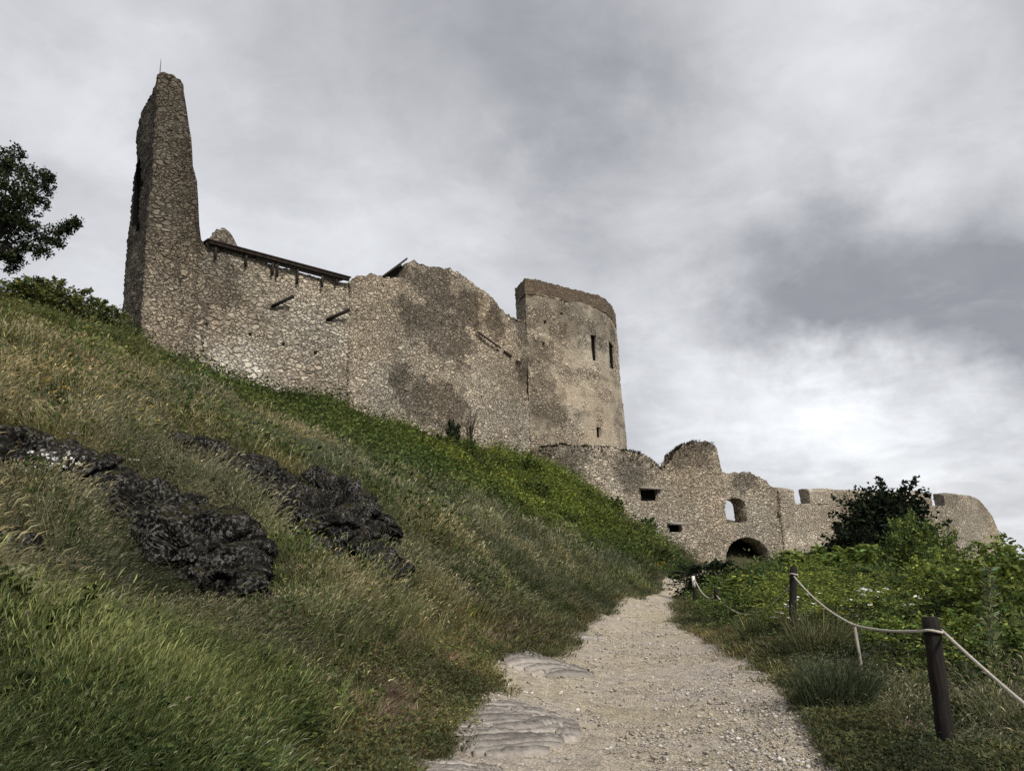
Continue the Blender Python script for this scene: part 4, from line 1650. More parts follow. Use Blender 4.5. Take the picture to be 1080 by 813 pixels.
# ground points that say what grows where
ZONES = {
    'lush': [(60, 740), (150, 705), (200, 780), (250, 730), (60, 800), (310, 590), (335, 610), (30, 310), (60, 325), (90, 350), (120, 372), (60, 360), (160, 395), (290, 640)],
    'dry': [(60, 590), (150, 605), (110, 570), (330, 650), (300, 690), (420, 620), (480, 600), (550, 600), (590, 605), (300, 470), (340, 485), (420, 540), (250, 440), (60, 440), (120, 455), (30, 405), (380, 660), (200, 430), (470, 640), (160, 500), (500, 570), (380, 510), (560, 578), (600, 588), (640, 596), (520, 500), (430, 452), (600, 532), (345, 428), (660, 590), (570, 590), (230, 650), (1060, 760), (1040, 770), (1000, 750), (1070, 730), (900, 725), (860, 700), (1040, 715), (950, 710), (930, 735), (100, 410), (250, 560), (30, 560)],
    'short': [(350, 770), (300, 805), (420, 720), (450, 690), (500, 680), (560, 650), (620, 632), (660, 618), (690, 610), (770, 655), (800, 675), (840, 700), (900, 790), (390, 800), (520, 660), (870, 750), (1050, 800), (380, 720), (150, 470), (330, 510), (740, 640), (480, 720)],
    'herb': [(250, 405), (300, 420), (350, 435), (400, 460), (450, 490), (550, 520), (500, 480), (420, 475), (600, 545), (560, 545), (620, 560), (520, 530), (470, 520), (650, 585), (590, 520), (900, 640), (1000, 650), (850, 620), (1060, 690), (800, 620), (750, 610), (960, 690), (350, 460)],
    'stubble': [(670, 545), (705, 568), (728, 585), (745, 596), (690, 575), (640, 528), (400, 790), (420, 745), (500, 705), (540, 690), (950, 770), (1005, 808), (920, 760), (480, 495), (560, 530), (300, 415), (690, 560), (720, 575), (650, 535), (740, 590), (430, 760), (960, 755), (470, 745), (700, 580), (620, 510), (540, 670), (350, 730), (430, 680), (990, 740)],
}
KINDS = list(ZONES)
_zp, _zk = [], []
for i, k in enumerate(KINDS):
    g = gpts(ZONES[k])
    for p in g:
        _zp.append(p)
        _zk.append(i)
_zp, _zk = np.array(_zp), np.array(_zk)


def lp(x, y):
    d = np.hypot(x, y) + 0.5
    return np.stack([np.arctan2(x, y) * 2.2, np.log(d) * 1.7], -1)


_zl = lp(_zp[:, 0], _zp[:, 1])


def zone(x, y, r):
    q = lp(x, y) + 0.10 * np.stack([fbm2(x * 0.5, y * 0.5, 3, 401), fbm2(x * 0.5, y * 0.5, 3, 402)], -1)
    d2 = ((q[:, None] - _zl[None]) ** 2).sum(-1) + 0.002
    wt = 1 / d2 ** 1.6
    W_ = np.stack([wt[:, _zk == i].sum(1) for i in range(len(KINDS))], -1)
    W_ /= W_.sum(1, keepdims=True)
    W_ = W_ ** 1.15
    W_ /= W_.sum(1, keepdims=True)
    u = r.uniform(0, 1, len(x))
    return (np.cumsum(W_, 1) < u[:, None]).sum(1).clip(0, len(KINDS) - 1)


TINT = {'lush': (0.054, 0.080, 0.024), 'dry': (0.080, 0.092, 0.035), 'short': (0.094, 0.102, 0.042), 'herb': (0.048, 0.068, 0.021), 'stubble': (0.088, 0.082, 0.045)}


def wall_side(x, y):
    """positive on the camera's side of the castle walls"""
    ok = np.ones(len(x), bool)
    for poly in (CURTAIN, OUTER, BAST):
        a = poly[0]
        for a, b_ in zip(poly[:-1], poly[1:]):
            e = b_ - a
            L = np.linalg.norm(e)
            tt = ((x - a[0]) * e[0] + (y - a[1]) * e[1]) / L
            nd = (-(x - a[0]) * e[1] + (y - a[1]) * e[0]) / L
            ok &= ~((tt > -0.05) & (tt < L + 0.05) & (nd > 0.1) & (nd < 14))
    return ok


def scatter_obj(name, label, kind, pts, yaw, tilt, scl, idx, tint):
    me = bpy.data.meshes.new(name)
    me.vertices.add(len(pts))
    me.vertices.foreach_set('co', np.asarray(pts, np.float32).ravel())
    rot = np.stack([tilt[:, 0], tilt[:, 1], yaw], -1).astype(np.float32)
    a = me.attributes.new('rot', 'FLOAT_VECTOR', 'POINT')
    a.data.foreach_set('vector', rot.ravel())
    scl = np.asarray(scl, np.float32)
    if scl.ndim == 1:
        scl = np.repeat(scl[:, None], 3, 1)
    a = me.attributes.new('scl', 'FLOAT_VECTOR', 'POINT')
    a.data.foreach_set('vector', scl.ravel())
    a = me.attributes.new('idx', 'INT', 'POINT')
    a.data.foreach_set('value', np.asarray(idx, np.int32))
    set_col(me, np.asarray(tint, np.float32), 'tint')
    o = link(name, me)
    tag(o, label, name.split('.')[0].replace('_', ' '), None, 'stuff')
    ng = bpy.data.node_groups.new('scatter_' + name, 'GeometryNodeTree')
    ng.interface.new_socket('Geometry', in_out='INPUT', socket_type='NodeSocketGeometry')
    ng.interface.new_socket('Geometry', in_out='OUTPUT', socket_type='NodeSocketGeometry')
    nd, lk = ng.nodes, ng.links
    gi, go = nd.new('NodeGroupInput'), nd.new('NodeGroupOutput')
    j = nd.new('GeometryNodeJoinGeometry')
    iop = nd.new('GeometryNodeInstanceOnPoints')

    def na(nm, t):
        q = nd.new('GeometryNodeInputNamedAttribute')
        q.data_type = t
        q.inputs['Name'].default_value = nm
        return q.outputs['Attribute']
    g2i = nd.new('GeometryNodeGeometryToInstance')
    for p in reversed(PROTO[kind]):
        oi = nd.new('GeometryNodeObjectInfo')
        oi.inputs['Object'].default_value = p
        lk.new(oi.outputs['Geometry'], g2i.inputs[0])
    lk.new(gi.outputs[0], iop.inputs['Points'])
    lk.new(g2i.outputs[0], iop.inputs['Instance'])
    iop.inputs['Pick Instance'].default_value = True
    lk.new(na('idx', 'INT'), iop.inputs['Instance Index'])
    lk.new(na('rot', 'FLOAT_VECTOR'), iop.inputs['Rotation'])
    lk.new(na('scl', 'FLOAT_VECTOR'), iop.inputs['Scale'])
    lk.new(iop.outputs[0], go.inputs[0])
    md = o.modifiers.new('scatter', 'NODES')
    md.node_group = ng
    return o


def rock_keep(x, y, r):
    keep = np.ones(len(x), bool)
    for c, ax, L, W in ROCK_LUMPS:
        dx, dy = x - c[0], y - c[1]
        a = (dx * ax[0] + dy * ax[1]) / L
        b_ = (-dx * ax[1] + dy * ax[0]) / W
        keep &= ~((a * a + b_ * b_ < 1) & (r.uniform(0, 1, len(x)) < 0.70))
    return keep


def rock_low(x, y):
    """grass grows thin and low on the trodden ground round the rocks"""
    f = np.ones(len(x))
    for c, ax, L, W in ROCK_LUMPS:
        if L < 0.15:
            continue
        dx, dy = x - c[0], y - c[1]
        a = (dx * ax[0] + dy * ax[1]) / (L + 0.25)
        b_ = (-dx * ax[1] + dy * ax[0]) / (W + 0.75)
        f = np.minimum(f, 0.42 + 0.58 * smooth(0.55, 1.25, np.sqrt(a * a + b_ * b_)))
    return f


r = np.random.default_rng(55)
# candidates in polar rings round the viewpoint, thinning out with distance
NC = 215000
dd = 3.4 * (78 / 3.4) ** (r.uniform(0, 1, NC) ** 0.92)
aa = r.uniform(math.radians(-50), math.radians(46), NC)
X, Yv = dd * np.sin(aa), dd * np.cos(aa)
den = 46 * (dd / 5.0) ** 0.0
pd = path_d(X, Yv)
keep = (pd < -0.02 + 0.10 * r.normal(0, 1, NC)) & wall_side(X, Yv) & rock_keep(X, Yv, r)
keep &= ~((dd < 5.0) & (X > -2.2) & (X < 3.0))
# thinner, shorter growth right at the path's rim
X, Yv, dd, pd = X[keep], Yv[keep], dd[keep], pd[keep]
Z = hfun(X, Yv)
kz = zone(X, Yv, r)
rim = smooth(-0.05, -0.9, pd)
kz = np.where((rim < 0.75) & (r.uniform(0, 1, len(X)) > rim), KINDS.index('short'), kz)
sw = r.uniform(0, 1, len(X))
kz = np.where((kz == KINDS.index('lush')) & (sw < 0.08) & (dd < 15), KINDS.index('herb'), kz)
kz = np.where((kz == KINDS.index('lush')) & (sw > 0.88), KINDS.index('dry'), kz)
kz = np.where((kz == KINDS.index('dry')) & (sw < 0.12), KINDS.index('lush'), kz)
kz = np.where((kz == KINDS.index('dry')) & (sw > 0.95) & (dd < 22), KINDS.index('herb'), kz)
patch = fbm2(X * 0.7, Yv * 0.7, 4, 411)
patch3 = fbm2(X * 1.3, Yv * 1.3, 3, 413)
patch2 = fbm2(X * 0.25, Yv * 0.25, 3, 415)
rlow = rock_low(X, Yv)
plow = np.ones(len(X))
for px_, py_p, Y_ in ((1000, 797, 7.6), (835, 672, 15.0), (757, 662, 23.5), (733, 637, 31), (985, 800, 7.0)):
    q_ = at(px_, py_p, Y_)
    plow = np.minimum(plow, 0.4 + 0.6 * smooth(0.25, 0.9, np.hypot(X - q_[0], Yv - q_[1])))
FARD = 17.0
for i, k in enumerate(KINDS):
    for far in (False, True):
        sel = (kz == i) & ((dd + r.normal(0, 2.0, len(dd)) > FARD) == far)
        if k == 'lush':
            pass
        m = int(sel.sum())
        if m == 0:
            continue
        x, y, z, d_ = X[sel], Yv[sel], Z[sel], dd[sel]
        pt = patch[sel]
        s = (0.82 + 0.30 * r.uniform(0, 1, m)) * np.clip(1 + 0.42 * pt + 0.45 * patch3[sel], 0.35, 1.9)
        if far:
            s = s * np.clip(0.75 + (d_ - 17) / 60, 0.7, 1.4)
        else:
            s = s * (0.55 + 0.45 * np.clip(rim[sel], 0.3, 1)) * np.clip(0.8 + d_ / 40, 0.8, 1.3)
        s = s * rlow[sel] * (0.42 + 0.58 * smooth(-0.2, -3.2 if k != 'lush' else -2.0, pd[sel])) * np.where(np.full(m, k == 'lush'), 0.85, 1.0)
        s = s * plow[sel]
        s = s * np.clip(0.45 + (d_ - 3.4) / 5.0, 0.45, 1)
        tint = np.array(TINT[k])[None] * np.exp(0.32 * pt + 0.30 * patch3[sel] + 0.25 * patch2[sel] + r.normal(0, 0.14, m))[:, None]
        yv = (0.45 * patch2[sel] + 0.25 * pt + 0.20 * r.normal(0, 1, m))[:, None]
        tint = tint * (1 + yv * np.array([[0.32, 0.06, -0.08]]))
        if k == 'herb':      # the herb belt grows yellower towards the gate
            br = smooth(28, 50, d_)[:, None] * (smooth(0.5, 0.9, (x / y + 0.5 + 0.3)) * smooth(0.17, 0.04, x / y))[:, None]
            tint = tint * (1 + br * np.array([[1.1, 0.85, 0.15]]))
        yaw = r.normal(0, 1.1, m) if k in ('lush', 'dry') else r.uniform(0, 6.28, m)
        nm = {'lush': 'tall_grass', 'dry': 'dry_grass', 'short': 'turf', 'herb': 'leafy_herbs', 'stubble': 'trampled_grass'}[k]
        lab = {'lush': 'tall green grass', 'dry': 'dry straw coloured seeding grass', 'short': 'short green turf', 'herb': 'dark green leafy herbs', 'stubble': 'brown trampled grass'}[k]
        lab += ' higher up the castle hill' if far else ' close by along the path'
        scatter_obj(nm, lab, ('far' if far else '') + k, np.stack([x, y, z], -1), yaw, r.normal(0, 0.10, (m, 2)), np.stack([np.clip(s, 0.85, 1.8), np.clip(s, 0.85, 1.8), np.clip(s, 0.25 if k != 'short' else 0.7, 1.9)], -1), r.integers(0, 3, m), np.clip(tint, 0.004, 0.4))
print('tufts', len(X))

# small flowers
for kind, colr, size in (('yellow', (0.62, 0.46, 0.02), 0.03), ('white', (0.75, 0.75, 0.7), 0.024)):
    n_ = 5
    v, q, t, c, tp, dv = blade_set(n_, (0.3, 0.55), 0.005, 0.12, 0.2, 0.1, col_const((0.045, 0.08, 0.02)), r, 3)
    vs, qs = diamond_leaves(np.repeat(tp, 5, 0), np.stack([r.normal(0, 1, n_ * 5), r.normal(0, 1, n_ * 5), r.uniform(0, .5, n_ * 5)], -1), size, size * 0.8, r)
    proto(kind, [(v, q, t, c), (vs, qs, None, np.tile(np.array(colr), (len(vs), 1)))])
for kind, n_, spots in (('yellow', 230, [(160, 400), (560, 520), (620, 570), (420, 480), (100, 440), (280, 440), (700, 600), (840, 610), (1040, 680), (780, 600)]), ('white', 45, [(60, 450), (160, 430), (150, 500)])):
    g = gpts(spots)
    k = r.integers(0, len(spots), n_)
    spread = 0.09 * np.hypot(g[k, 0], g[k, 1])
    x, y = g[k, 0] + r.normal(0, 1, n_) * spread, g[k, 1] + r.normal(0, 1, n_) * spread
    ok = (path_d(x, y) < -0.2) & wall_side(x, y)
    x, y = x[ok], y[ok]
    m = len(x)
    scatter_obj('wildflowers', kind + ' wildflowers dotted through the grass', kind, np.stack([x, y, hfun(x, y) + 0.05], -1), r.uniform(0, 6, m), np.zeros((m, 2)), np.clip(0.8 + np.hypot(x, y) / 40, 0.8, 2.0), np.zeros(m), np.ones((m, 3)))

# gravel and pebbles strewn over the path
M_PEB, n, l, b = new_mat('pebble')
t = attr(n, 'tint', 'INSTANCER')
g = noise_node(n, l, 30, 4, 0.6)
l.new(mixc(n, l, 1.0, t.outputs['Color'], ramp(n, l, g.outputs['Fac'], [(0.3, (0.7, 0.7, 0.7)), (0.7, (1.2, 1.2, 1.2))]), 'MULTIPLY'), b.inputs['Base Color'])


def stone_mesh(name, seed, mat, flat=0.55):
    rr = np.random.default_rng(seed)
    d = ICO2_V
    v = d * np.array([1, rr.uniform(0.6, 0.9), flat])
    f1, f2, cid = worley(d * 1.3 + seed, seed)
    v = v * (0.55 + 0.5 * f1[:, None] + 0.3 * fbm(d * 1.5 + seed, 2, seed)[:, None]) + rr.normal(0, 0.13, v.shape) * np.array([1, 1, 0.5])
    return mesh_np(name, v, ICO2_F, mat, False)


PROTO['pebble'] = [bpy.data.objects.new('pebble', stone_mesh('pebble', 500 + i, M_PEB)) for i in range(4)]
n_ = 150000
dq = 5.2 * (34 / 5.2) ** (r.uniform(0, 1, n_) ** 1.25)
aq = r.uniform(math.radians(-16), math.radians(28), n_)
x, y = dq * np.sin(aq), dq * np.cos(aq)
dens = fbm2(x * 0.8, y * 0.8, 4, 601)
pdn = path_d(x, y)
rub = smooth(0.4, 1.0, (x - np.interp(y, PY, PXL)) / (np.interp(y, PY, PXR) - np.interp(y, PY, PXL)))      # more rubble to the right
ok = (pdn > 0.0) & (r.uniform(0, 1, n_) < np.clip(0.30 + 0.55 * dens + 0.35 * rub * smooth(14, 7, dq), 0.05, 1)) & rock_keep(x, y, r)
x, y, dq = x[ok], y[ok], dq[ok]
m = len(x)
sz = 0.005 + 0.0062 * r.exponential(1, m)
sz = np.clip(sz, 0.005, 0.034) * np.clip(0.7 + dq / 22, 0.8, 2)
tb = np.array([[0.40, 0.365, 0.32], [0.30, 0.275, 0.245], [0.47, 0.45, 0.42], [0.36, 0.31, 0.23], [0.22, 0.20, 0.185]])[r.integers(0, 5, m)] * np.exp(r.normal(0, 0.15, m))[:, None]
scatter_obj('gravel', 'loose limestone gravel strewn over the path', 'pebble', np.stack([x, y, hfun(x, y) - 0.05 + sz * 0.25], -1), r.uniform(0, 6.28, m), r.normal(0, 0.25, (m, 2)), sz, r.integers(0, 4, m), tb)

# larger stones lying on the path
M_STONE = simple_mat('pale_loose_stone', (0.20, 0.185, 0.165), (0.46, 0.43, 0.39), 14, None, 0.6, 0.01)
sm = [stone_mesh('stone', 700 + i, M_STONE, 0.5) for i in range(5)]
SP = [(612, 672), (624, 668), (640, 676), (655, 672), (600, 678), (628, 700), (642, 704), (615, 712), (655, 716), (648, 724), (640, 738), (620, 745), (632, 790), (600, 796), (566, 785), (583, 800), (690, 795), (720, 780), (745, 790), (770, 770), (800, 760), (790, 800), (820, 790), (812, 740), (790, 735), (700, 700), (730, 720), (620, 684), (585, 690), (668, 668), (640, 775), (636, 770), (760, 745), (840, 800), (705, 760)]
for i, (px, py) in enumerate(SP):
    p = gpts([(px, py)])[0]
    if path_d(p[:1], p[1:2])[0] < 0.05:
        continue
    o = bpy.data.objects.new('stone', sm[i % 5])
    COL.objects.link(o)
    s_ = random.uniform(0.022, 0.055) * (1 + 0.02 * p[1])
    o.location = (p[0], p[1], hz(p[0], p[1]) - 0.045 + s_ * 0.2)
    o.rotation_euler = (random.uniform(-.2, .2), random.uniform(-.2, .2), random.uniform(0, 6.28))
    o.scale = (s_, s_, s_)
    tag(o, 'loose pale fist sized stone lying on the path', 'stone', 'loose stones on the path', 'thing')

# ------------------------------------------------------------------ shrubs and trees
def shrub_meshes(seed, rx=1.0, h=2.0, nclump=190, nleaf=42, leaf=0.055, lw=0.034, crad=0.17, var=0.38, low=0.08, shell=0.55, nstem=9):
    r = np.random.default_rng(seed)
    d = r.normal(0, 1, (nclump, 3))
    d /= np.linalg.norm(d, axis=1, keepdims=True)
    d[:, 2] = d[:, 2] * 1.0
    rad = shell + (1 - shell) * r.uniform(0, 1, nclump) ** 0.5
    bumpy = 1 + 0.38 * fbm(d * 1.7 + seed, 3, seed)
    c = d * (rad * bumpy)[:, None]
    c = c * np.array([rx, rx, h * 0.47]) + np.array([0, 0, h * 0.5])
    c[:, 2] = np.maximum(c[:, 2], low * h + 0.1 * r.uniform(0, 1, nclump))
    # leading shoots that break the outline
    nsh = 26
    ds = r.normal(0, 1, (nsh, 3))
    ds[:, 2] = np.abs(ds[:, 2]) + 0.4
    ds /= np.linalg.norm(ds, axis=1, keepdims=True)
    tip0 = ds * (1 + 0.38 * fbm(ds * 1.7 + seed, 3, seed))[:, None] * np.array([rx, rx, h * 0.47]) + np.array([0, 0, h * 0.5])
    shoots = tip0[:, None] + ds[:, None] * np.linspace(0, 0.16 * h, 9)[None, :, None]
    nl = nclump * nleaf
    k = np.repeat(np.arange(nclump), nleaf)
    cr = crad * r.uniform(0.6, 1.4, nclump)
    pos = c[k] + r.normal(0, 1, (nl, 3)) * cr[k][:, None] * np.array([1, 1, 0.75])
    outd = pos - np.array([0, 0, h * 0.4])
    outd /= np.linalg.norm(outd, axis=1, keepdims=True) + 1e-9
    ld = outd * 0.6 + r.normal(0, 0.8, (nl, 3)) + np.array([0, 0, 0.15])
    sp = np.repeat(shoots.reshape(-1, 3), 5, 0) + r.normal(0, 0.03, (nsh * 45, 3))
    sd = r.normal(0, 1, (len(sp), 3)) + np.array([0, 0, 0.6])
    pos, ld = np.concatenate([pos, sp]), np.concatenate([ld, sd])
    pos[:, 2] = np.maximum(pos[:, 2], 0.02)
    v, q = diamond_leaves(pos, ld, leaf, lw, r)
    cb = np.exp(r.normal(0, 0.28, nclump))
    cl = np.concatenate([cb[k], np.full(len(sp), 1.25)]) * np.exp(r.normal(0, var, len(pos)))
    y = r.normal(0, 0.18, len(pos))
    col = cl[:, None] * np.stack([1 + y, 1 + 0.25 * y, 1 - 0.5 * y], -1)
    fol = mesh_np('foliage', v, q, M_LEAF, False, np.repeat(np.clip(col, 0.1, 4), 4, 0))
    mb = MB()
    sel = r.choice(nclump, min(nclump, nstem * 4), replace=False)
    for i in sel:
        b0 = np.array([r.normal(0, 0.12), r.normal(0, 0.12), -0.1])
        m_ = (b0 + c[i]) / 2 + np.array([r.normal(0, .08), r.normal(0, .08), 0.12 * h])
        mb.tube([b0, m_, c[i]], [0.022, 0.014, 0.006], 5, False)
    st = mesh_np('stem', np.concatenate(mb.v), [np.concatenate(mb.q)], M_BARK)
    return fol, st


SH = {
    'round': shrub_meshes(901, 1.0, 2.0, 170, 34, 0.085, 0.052, 0.13, 0.40),
    'tall': shrub_meshes(911, 0.85, 2.3, 180, 34, 0.095, 0.052, 0.13, 0.40),
    'loose': shrub_meshes(921, 1.15, 1.8, 140, 32, 0.10, 0.05, 0.15, 0.45),
    'fine': shrub_meshes(931, 1.05, 1.9, 220, 40, 0.06, 0.036, 0.12, 0.40),
    'far': shrub_meshes(951, 1.05, 2.0, 110, 26, 0.15, 0.09, 0.14, 0.45),
    'dark': shrub_meshes(941, 1.15, 4.6, 380, 50, 0.17, 0.12, 0.28, 0.40, 0.06, 0.40, 12),
}


def shrub(name, kind, px, py_top, Y, w, colr, label, cat='bush', group=None, lean=0, gz=None, parts=('foliage', 'stem')):
    t = at(px, py_top, Y)
    g = hz(t[0], t[1]) - 0.05
    base_h = {'far': 2.0, 'round': 2.0, 'tall': 2.3, 'loose': 1.8, 'fine': 1.9, 'dark': 4.6}[kind]
    h = max(0.35, t[2] - g)
    if Y > 29 and kind != 'dark':
        kind = 'far'
    o = empty(name, (t[0], t[1], g), label, cat, group, random.uniform(0, 6.28))
    sz = h / base_h / 1.05
    sx = w / 2.1 if kind != 'dark' else w / 2.3
    o.scale = (sx, sx, sz)
    f = link(parts[0], SH[kind][0], o)
    f.color = (*colr, 1)
    link(parts[1], SH[kind][1], o)
    return o


G1, G2, G3, G4, GD = (0.110, 0.145, 0.034), (0.088, 0.120, 0.032), (0.145, 0.175, 0.038), (0.066, 0.092, 0.030), (0.015, 0.022, 0.011)
GRP = 'bushes on the slope right of the path'
SHR = [
    ('tall', 1066, 580, 12.5, 2.6, G1, 'big leafy bush at the right edge, reaching above the nearest rope'),
    ('round', 1014, 591, 16.0, 2.2, G3, 'bright yellow green bush below the bastion, left of its rounded end'),
    ('round', 1085, 648, 10.0, 2.2, G2, 'low bush behind the rope at the right edge, below the biggest one'),
    ('loose', 1015, 648, 11.5, 2.0, G1, 'leafy bush standing right behind the nearest fence post'),
    ('tall', 966, 552, 23, 2.3, G2, 'tall mid green bush in front of the dark tree on its right'),
    ('fine', 992, 606, 17, 2.6, G2, 'fine leaved bush between the bright bush and the dark tree'),
    ('tall', 1056, 616, 24, 2.4, G4, 'dark green bush in front of the arched gun window'),
    ('round', 955, 598, 19, 2.6, G4, 'dim bush straight below the dark tree'),
    ('fine', 855, 600, 19, 2.6, G3, 'light green bush at the back of the middle post'),
    ('round', 880, 578, 32, 4.2, G1, 'wide bush below the square bastion window'),
    ('tall', 848, 584, 50, 3.4, G2, 'narrow upright bush against the bastion wall right of the gate'),
    ('loose', 870, 584, 44, 4.6, G2, 'spreading bush along the foot of the bastion'),
    ('fine', 815, 607, 30, 3.6, G3, 'yellowish bush in front of the gate arch'),
    ('loose', 778, 608, 36, 3.6, G1, 'bush growing just left of the gate arch foot'),
    ('round', 800, 622, 22, 2.4, G2, 'rounded bush behind the sagging far rope'),
    ('fine', 748, 595, 37, 2.9, (0.016, 0.024, 0.012), 'dark dense bush behind the far posts at the bend of the path'),
    ('round', 820, 642, 18, 1.5, G4, 'knee high dark bush left of the middle post'),
    ('loose', 775, 630, 24.5, 1.8, G2, 'small loose bush right of the short third post'),
    ('round', 910, 592, 24, 3.2, G1, 'bush between the rose bush and the square window'),
    ('fine', 1060, 606, 20, 3.0, G1, 'bush filling the slope left of the biggest right edge bush'),
    ('tall', 985, 636, 13.5, 1.6, G4, 'dark upright bush left of the nearest post, beyond the rope'),
    ('loose', 935, 628, 15.5, 2.2, G4, 'dull green bush under the tall mid green bush'),
    ('round', 920, 580, 60, 5.0, G4, 'far bush at the bastion foot left of the dark tree'),
    ('loose', 1075, 600, 40, 4.0, G2, 'far bush past the end of the bastion'),
]
for k, px, pt_, Y, wd, c_, lab in SHR:
    shrub('bush', k, px, pt_, Y, wd, c_, lab, 'bush', GRP)

dt = shrub('dark_tree', 'dark', 931, 514, 36, 2.9, GD, 'small almost black leaved tree in front of the long bastion', 'tree', None, parts=('crown', 'trunk'))
d2 = shrub('dark_tree', 'dark', 903, 556, 35, 2.2, GD, 'low black leaved sapling leaning out left of the dark tree', 'tree', None, parts=('crown', 'trunk'))

# wild rose with white flowers
rose = shrub('rose_bush', 'fine', 905, 618, 15.5, 3.0, G3, 'wild rose bush covered in white blossom behind the sagging rope', 'bush')
r = np.random.default_rng(77)
mb_v, mb_q = [], []
base_h = 1.9
dq = r.normal(0, 1, (52, 3))
dq[:, 2] = np.abs(dq[:, 2]) * 0.8
dq[:, 1] = -np.abs(dq[:, 1])
dq /= np.linalg.norm(dq, axis=1, keepdims=True)
Rz = np.array(Matrix.Rotation(-rose.rotation_euler.z, 3, 'Z'))
fp = (dq * 1.12) @ np.diag([1.05, 1.05, base_h * 0.47])
fp = (Rz @ fp.T).T + np.array([0, 0, base_h * 0.5])
nv_, nq_ = diamond_leaves(np.repeat(fp, 5, 0), r.normal(0, 1, (260, 3)) + np.array([0, -0.5, 0.4]), 0.05, 0.045, r)
fl = link('blossoms', mesh_np('blossoms', nv_, nq_, M_WHITE, False), rose)

# scrub on the bank below the walls: low clumps of every height
r = np.random.default_rng(63)
SCR = [(262, 412), (285, 418), (300, 428), (318, 425), (335, 436), (350, 445), (368, 440), (382, 452), (398, 462), (415, 458), (430, 470), (448, 466), (462, 480), (480, 474), (495, 490), (510, 482), (525, 498), (540, 492), (556, 508), (572, 504),
       (590, 520), (604, 516), (618, 534), (632, 530), (648, 548), (664, 552), (682, 566), (700, 575), (410, 482), (440, 494), (470, 505), (500, 515), (530, 525), (560, 535), (590, 548), (616, 560), (640, 570), (600, 572), (570, 558), (540, 548), (505, 535),
       (655, 582), (675, 590), (690, 598), (630, 590), (480, 520), (450, 482), (520, 545), (585, 566), (610, 546)]
g = gpts(SCR)
for i, p in enumerate(g):
    if not wall_side(p[:1], p[1:2])[0]:
        continue
    o = empty('scrub_clump', (p[0], p[1], hz(p[0], p[1]) - 0.15), 'low leafy scrub clump on the green bank below the castle walls', 'scrub', 'scrub clumps on the bank below the walls', r.uniform(0, 6.28))
    w_, h_ = r.uniform(0.45, 1.0), r.uniform(0.30, 0.95)
    o.scale = (w_, w_, h_)
    f = link('foliage', SH['far'][0], o)
    t_ = r.uniform(0, 1)
    yl = np.clip((SCR[i][0] - 400) / 300, 0, 1) * (0.15 if SCR[i][0] > 645 else 1.0) * r.uniform(0.2, 1.0)
    cl = np.array([0.040, 0.058, 0.019]) * (0.8 + 0.5 * t_) * (1 - yl) + np.array([0.115, 0.145, 0.032]) * yl
    f.color = (*cl, 1)
    link('stem', SH['far'][1], o)

# shrubs on the left skyline
GRL = 'bushes on the left skyline'
for k, px, pt_, Y, wd, c_, lab in (('loose', 62, 306, 39.5, 3.2, (0.11, 0.12, 0.04), 'yellowish skyline bush between the left tree and the tall tower'),
                                   ('loose', 30, 302, 39, 3.2, (0.10, 0.125, 0.04), 'skyline bush under the left tree branches'),
                                   ('loose', 98, 322, 41, 2.6, (0.11, 0.125, 0.05), 'lowest skyline bush, close to the tall tower foot')):
    shrub('bush', k, px, pt_, Y, wd, c_, lab, 'bush', GRL)

# bare and dark scrub at the foot of the stained wall
sp_ = wall_pt(CURTAIN, 476, 455, 0.9)
shrub('bush', 'fine', 476, 447, sp_[1] - 0.3, 1.3, (0.016, 0.026, 0.012), 'small dark bush at the foot of the stained wall', 'bush')
mb = MB()
bp = wall_pt(CURTAIN, 488, 463, 0.8)
r = np.random.default_rng(31)
for i in range(16):
    e = bp + np.array([r.normal(0.2, 0.6), r.normal(0, 0.3), r.uniform(1.0, 2.2)])
    mid = (bp + e) / 2 + r.normal(0, 0.12, 3)
    mb.tube([bp - [0, 0, 0.3], mid, e], [0.035, 0.022, 0.008], 4, False)
tag(mb.build('bare_bush', M_BARK), 'leafless dark twiggy bush leaning on the stained wall', 'bush', None, 'thing')

# ------------------------------------------------------------------ left tree
r = np.random.default_rng(91)
TY = 38.0
tb = at(-12, 296, TY)
tb[2] = hz(tb[0], tb[1]) - 0.2
lt = empty('tree', tuple(tb), 'dark leaved tree at the left edge with branches reaching to the right', 'tree')
CL = [(8, 178, 22, 0), (34, 188, 14, .5), (52, 187, 7, 0), (18, 205, 22, -.8), (40, 212, 14, 1), (6, 232, 24, .6), (36, 240, 18, -.5), (60, 241, 12, .3), (78, 236, 6, 0), (22, 262, 18, .4), (44, 264, 13, -.4),
      (8, 275, 15, 0), (60, 256, 8, .2), (-20, 170, 24, .5), (-45, 190, 24, -.6), (-30, 220, 28, 1.2), (-65, 215, 22, 0), (-80, 240, 18, .4), (-50, 255, 24, -.4), (-20, 262, 22, .9), (-10, 205, 26, -1.4), (-30, 240, 26, -1.8), (10, 240, 22, 2.0), (14, 163, 10, 0), (47, 200, 8, 0), (72, 240, 6, 0)]
ms, V, Q, Cc, kk = MB(), [], [], [], 0
forks = [tb + np.array([0.1, 0, 2.2]), tb + np.array([0.0, 0.2, 3.4])]
ms.tube([tb - [0, 0, .3], tb + [0.05, 0, 1.2], forks[0], forks[1], at(-8, 200, TY)], [0.24, 0.19, 0.16, 0.12, 0.04], 8)
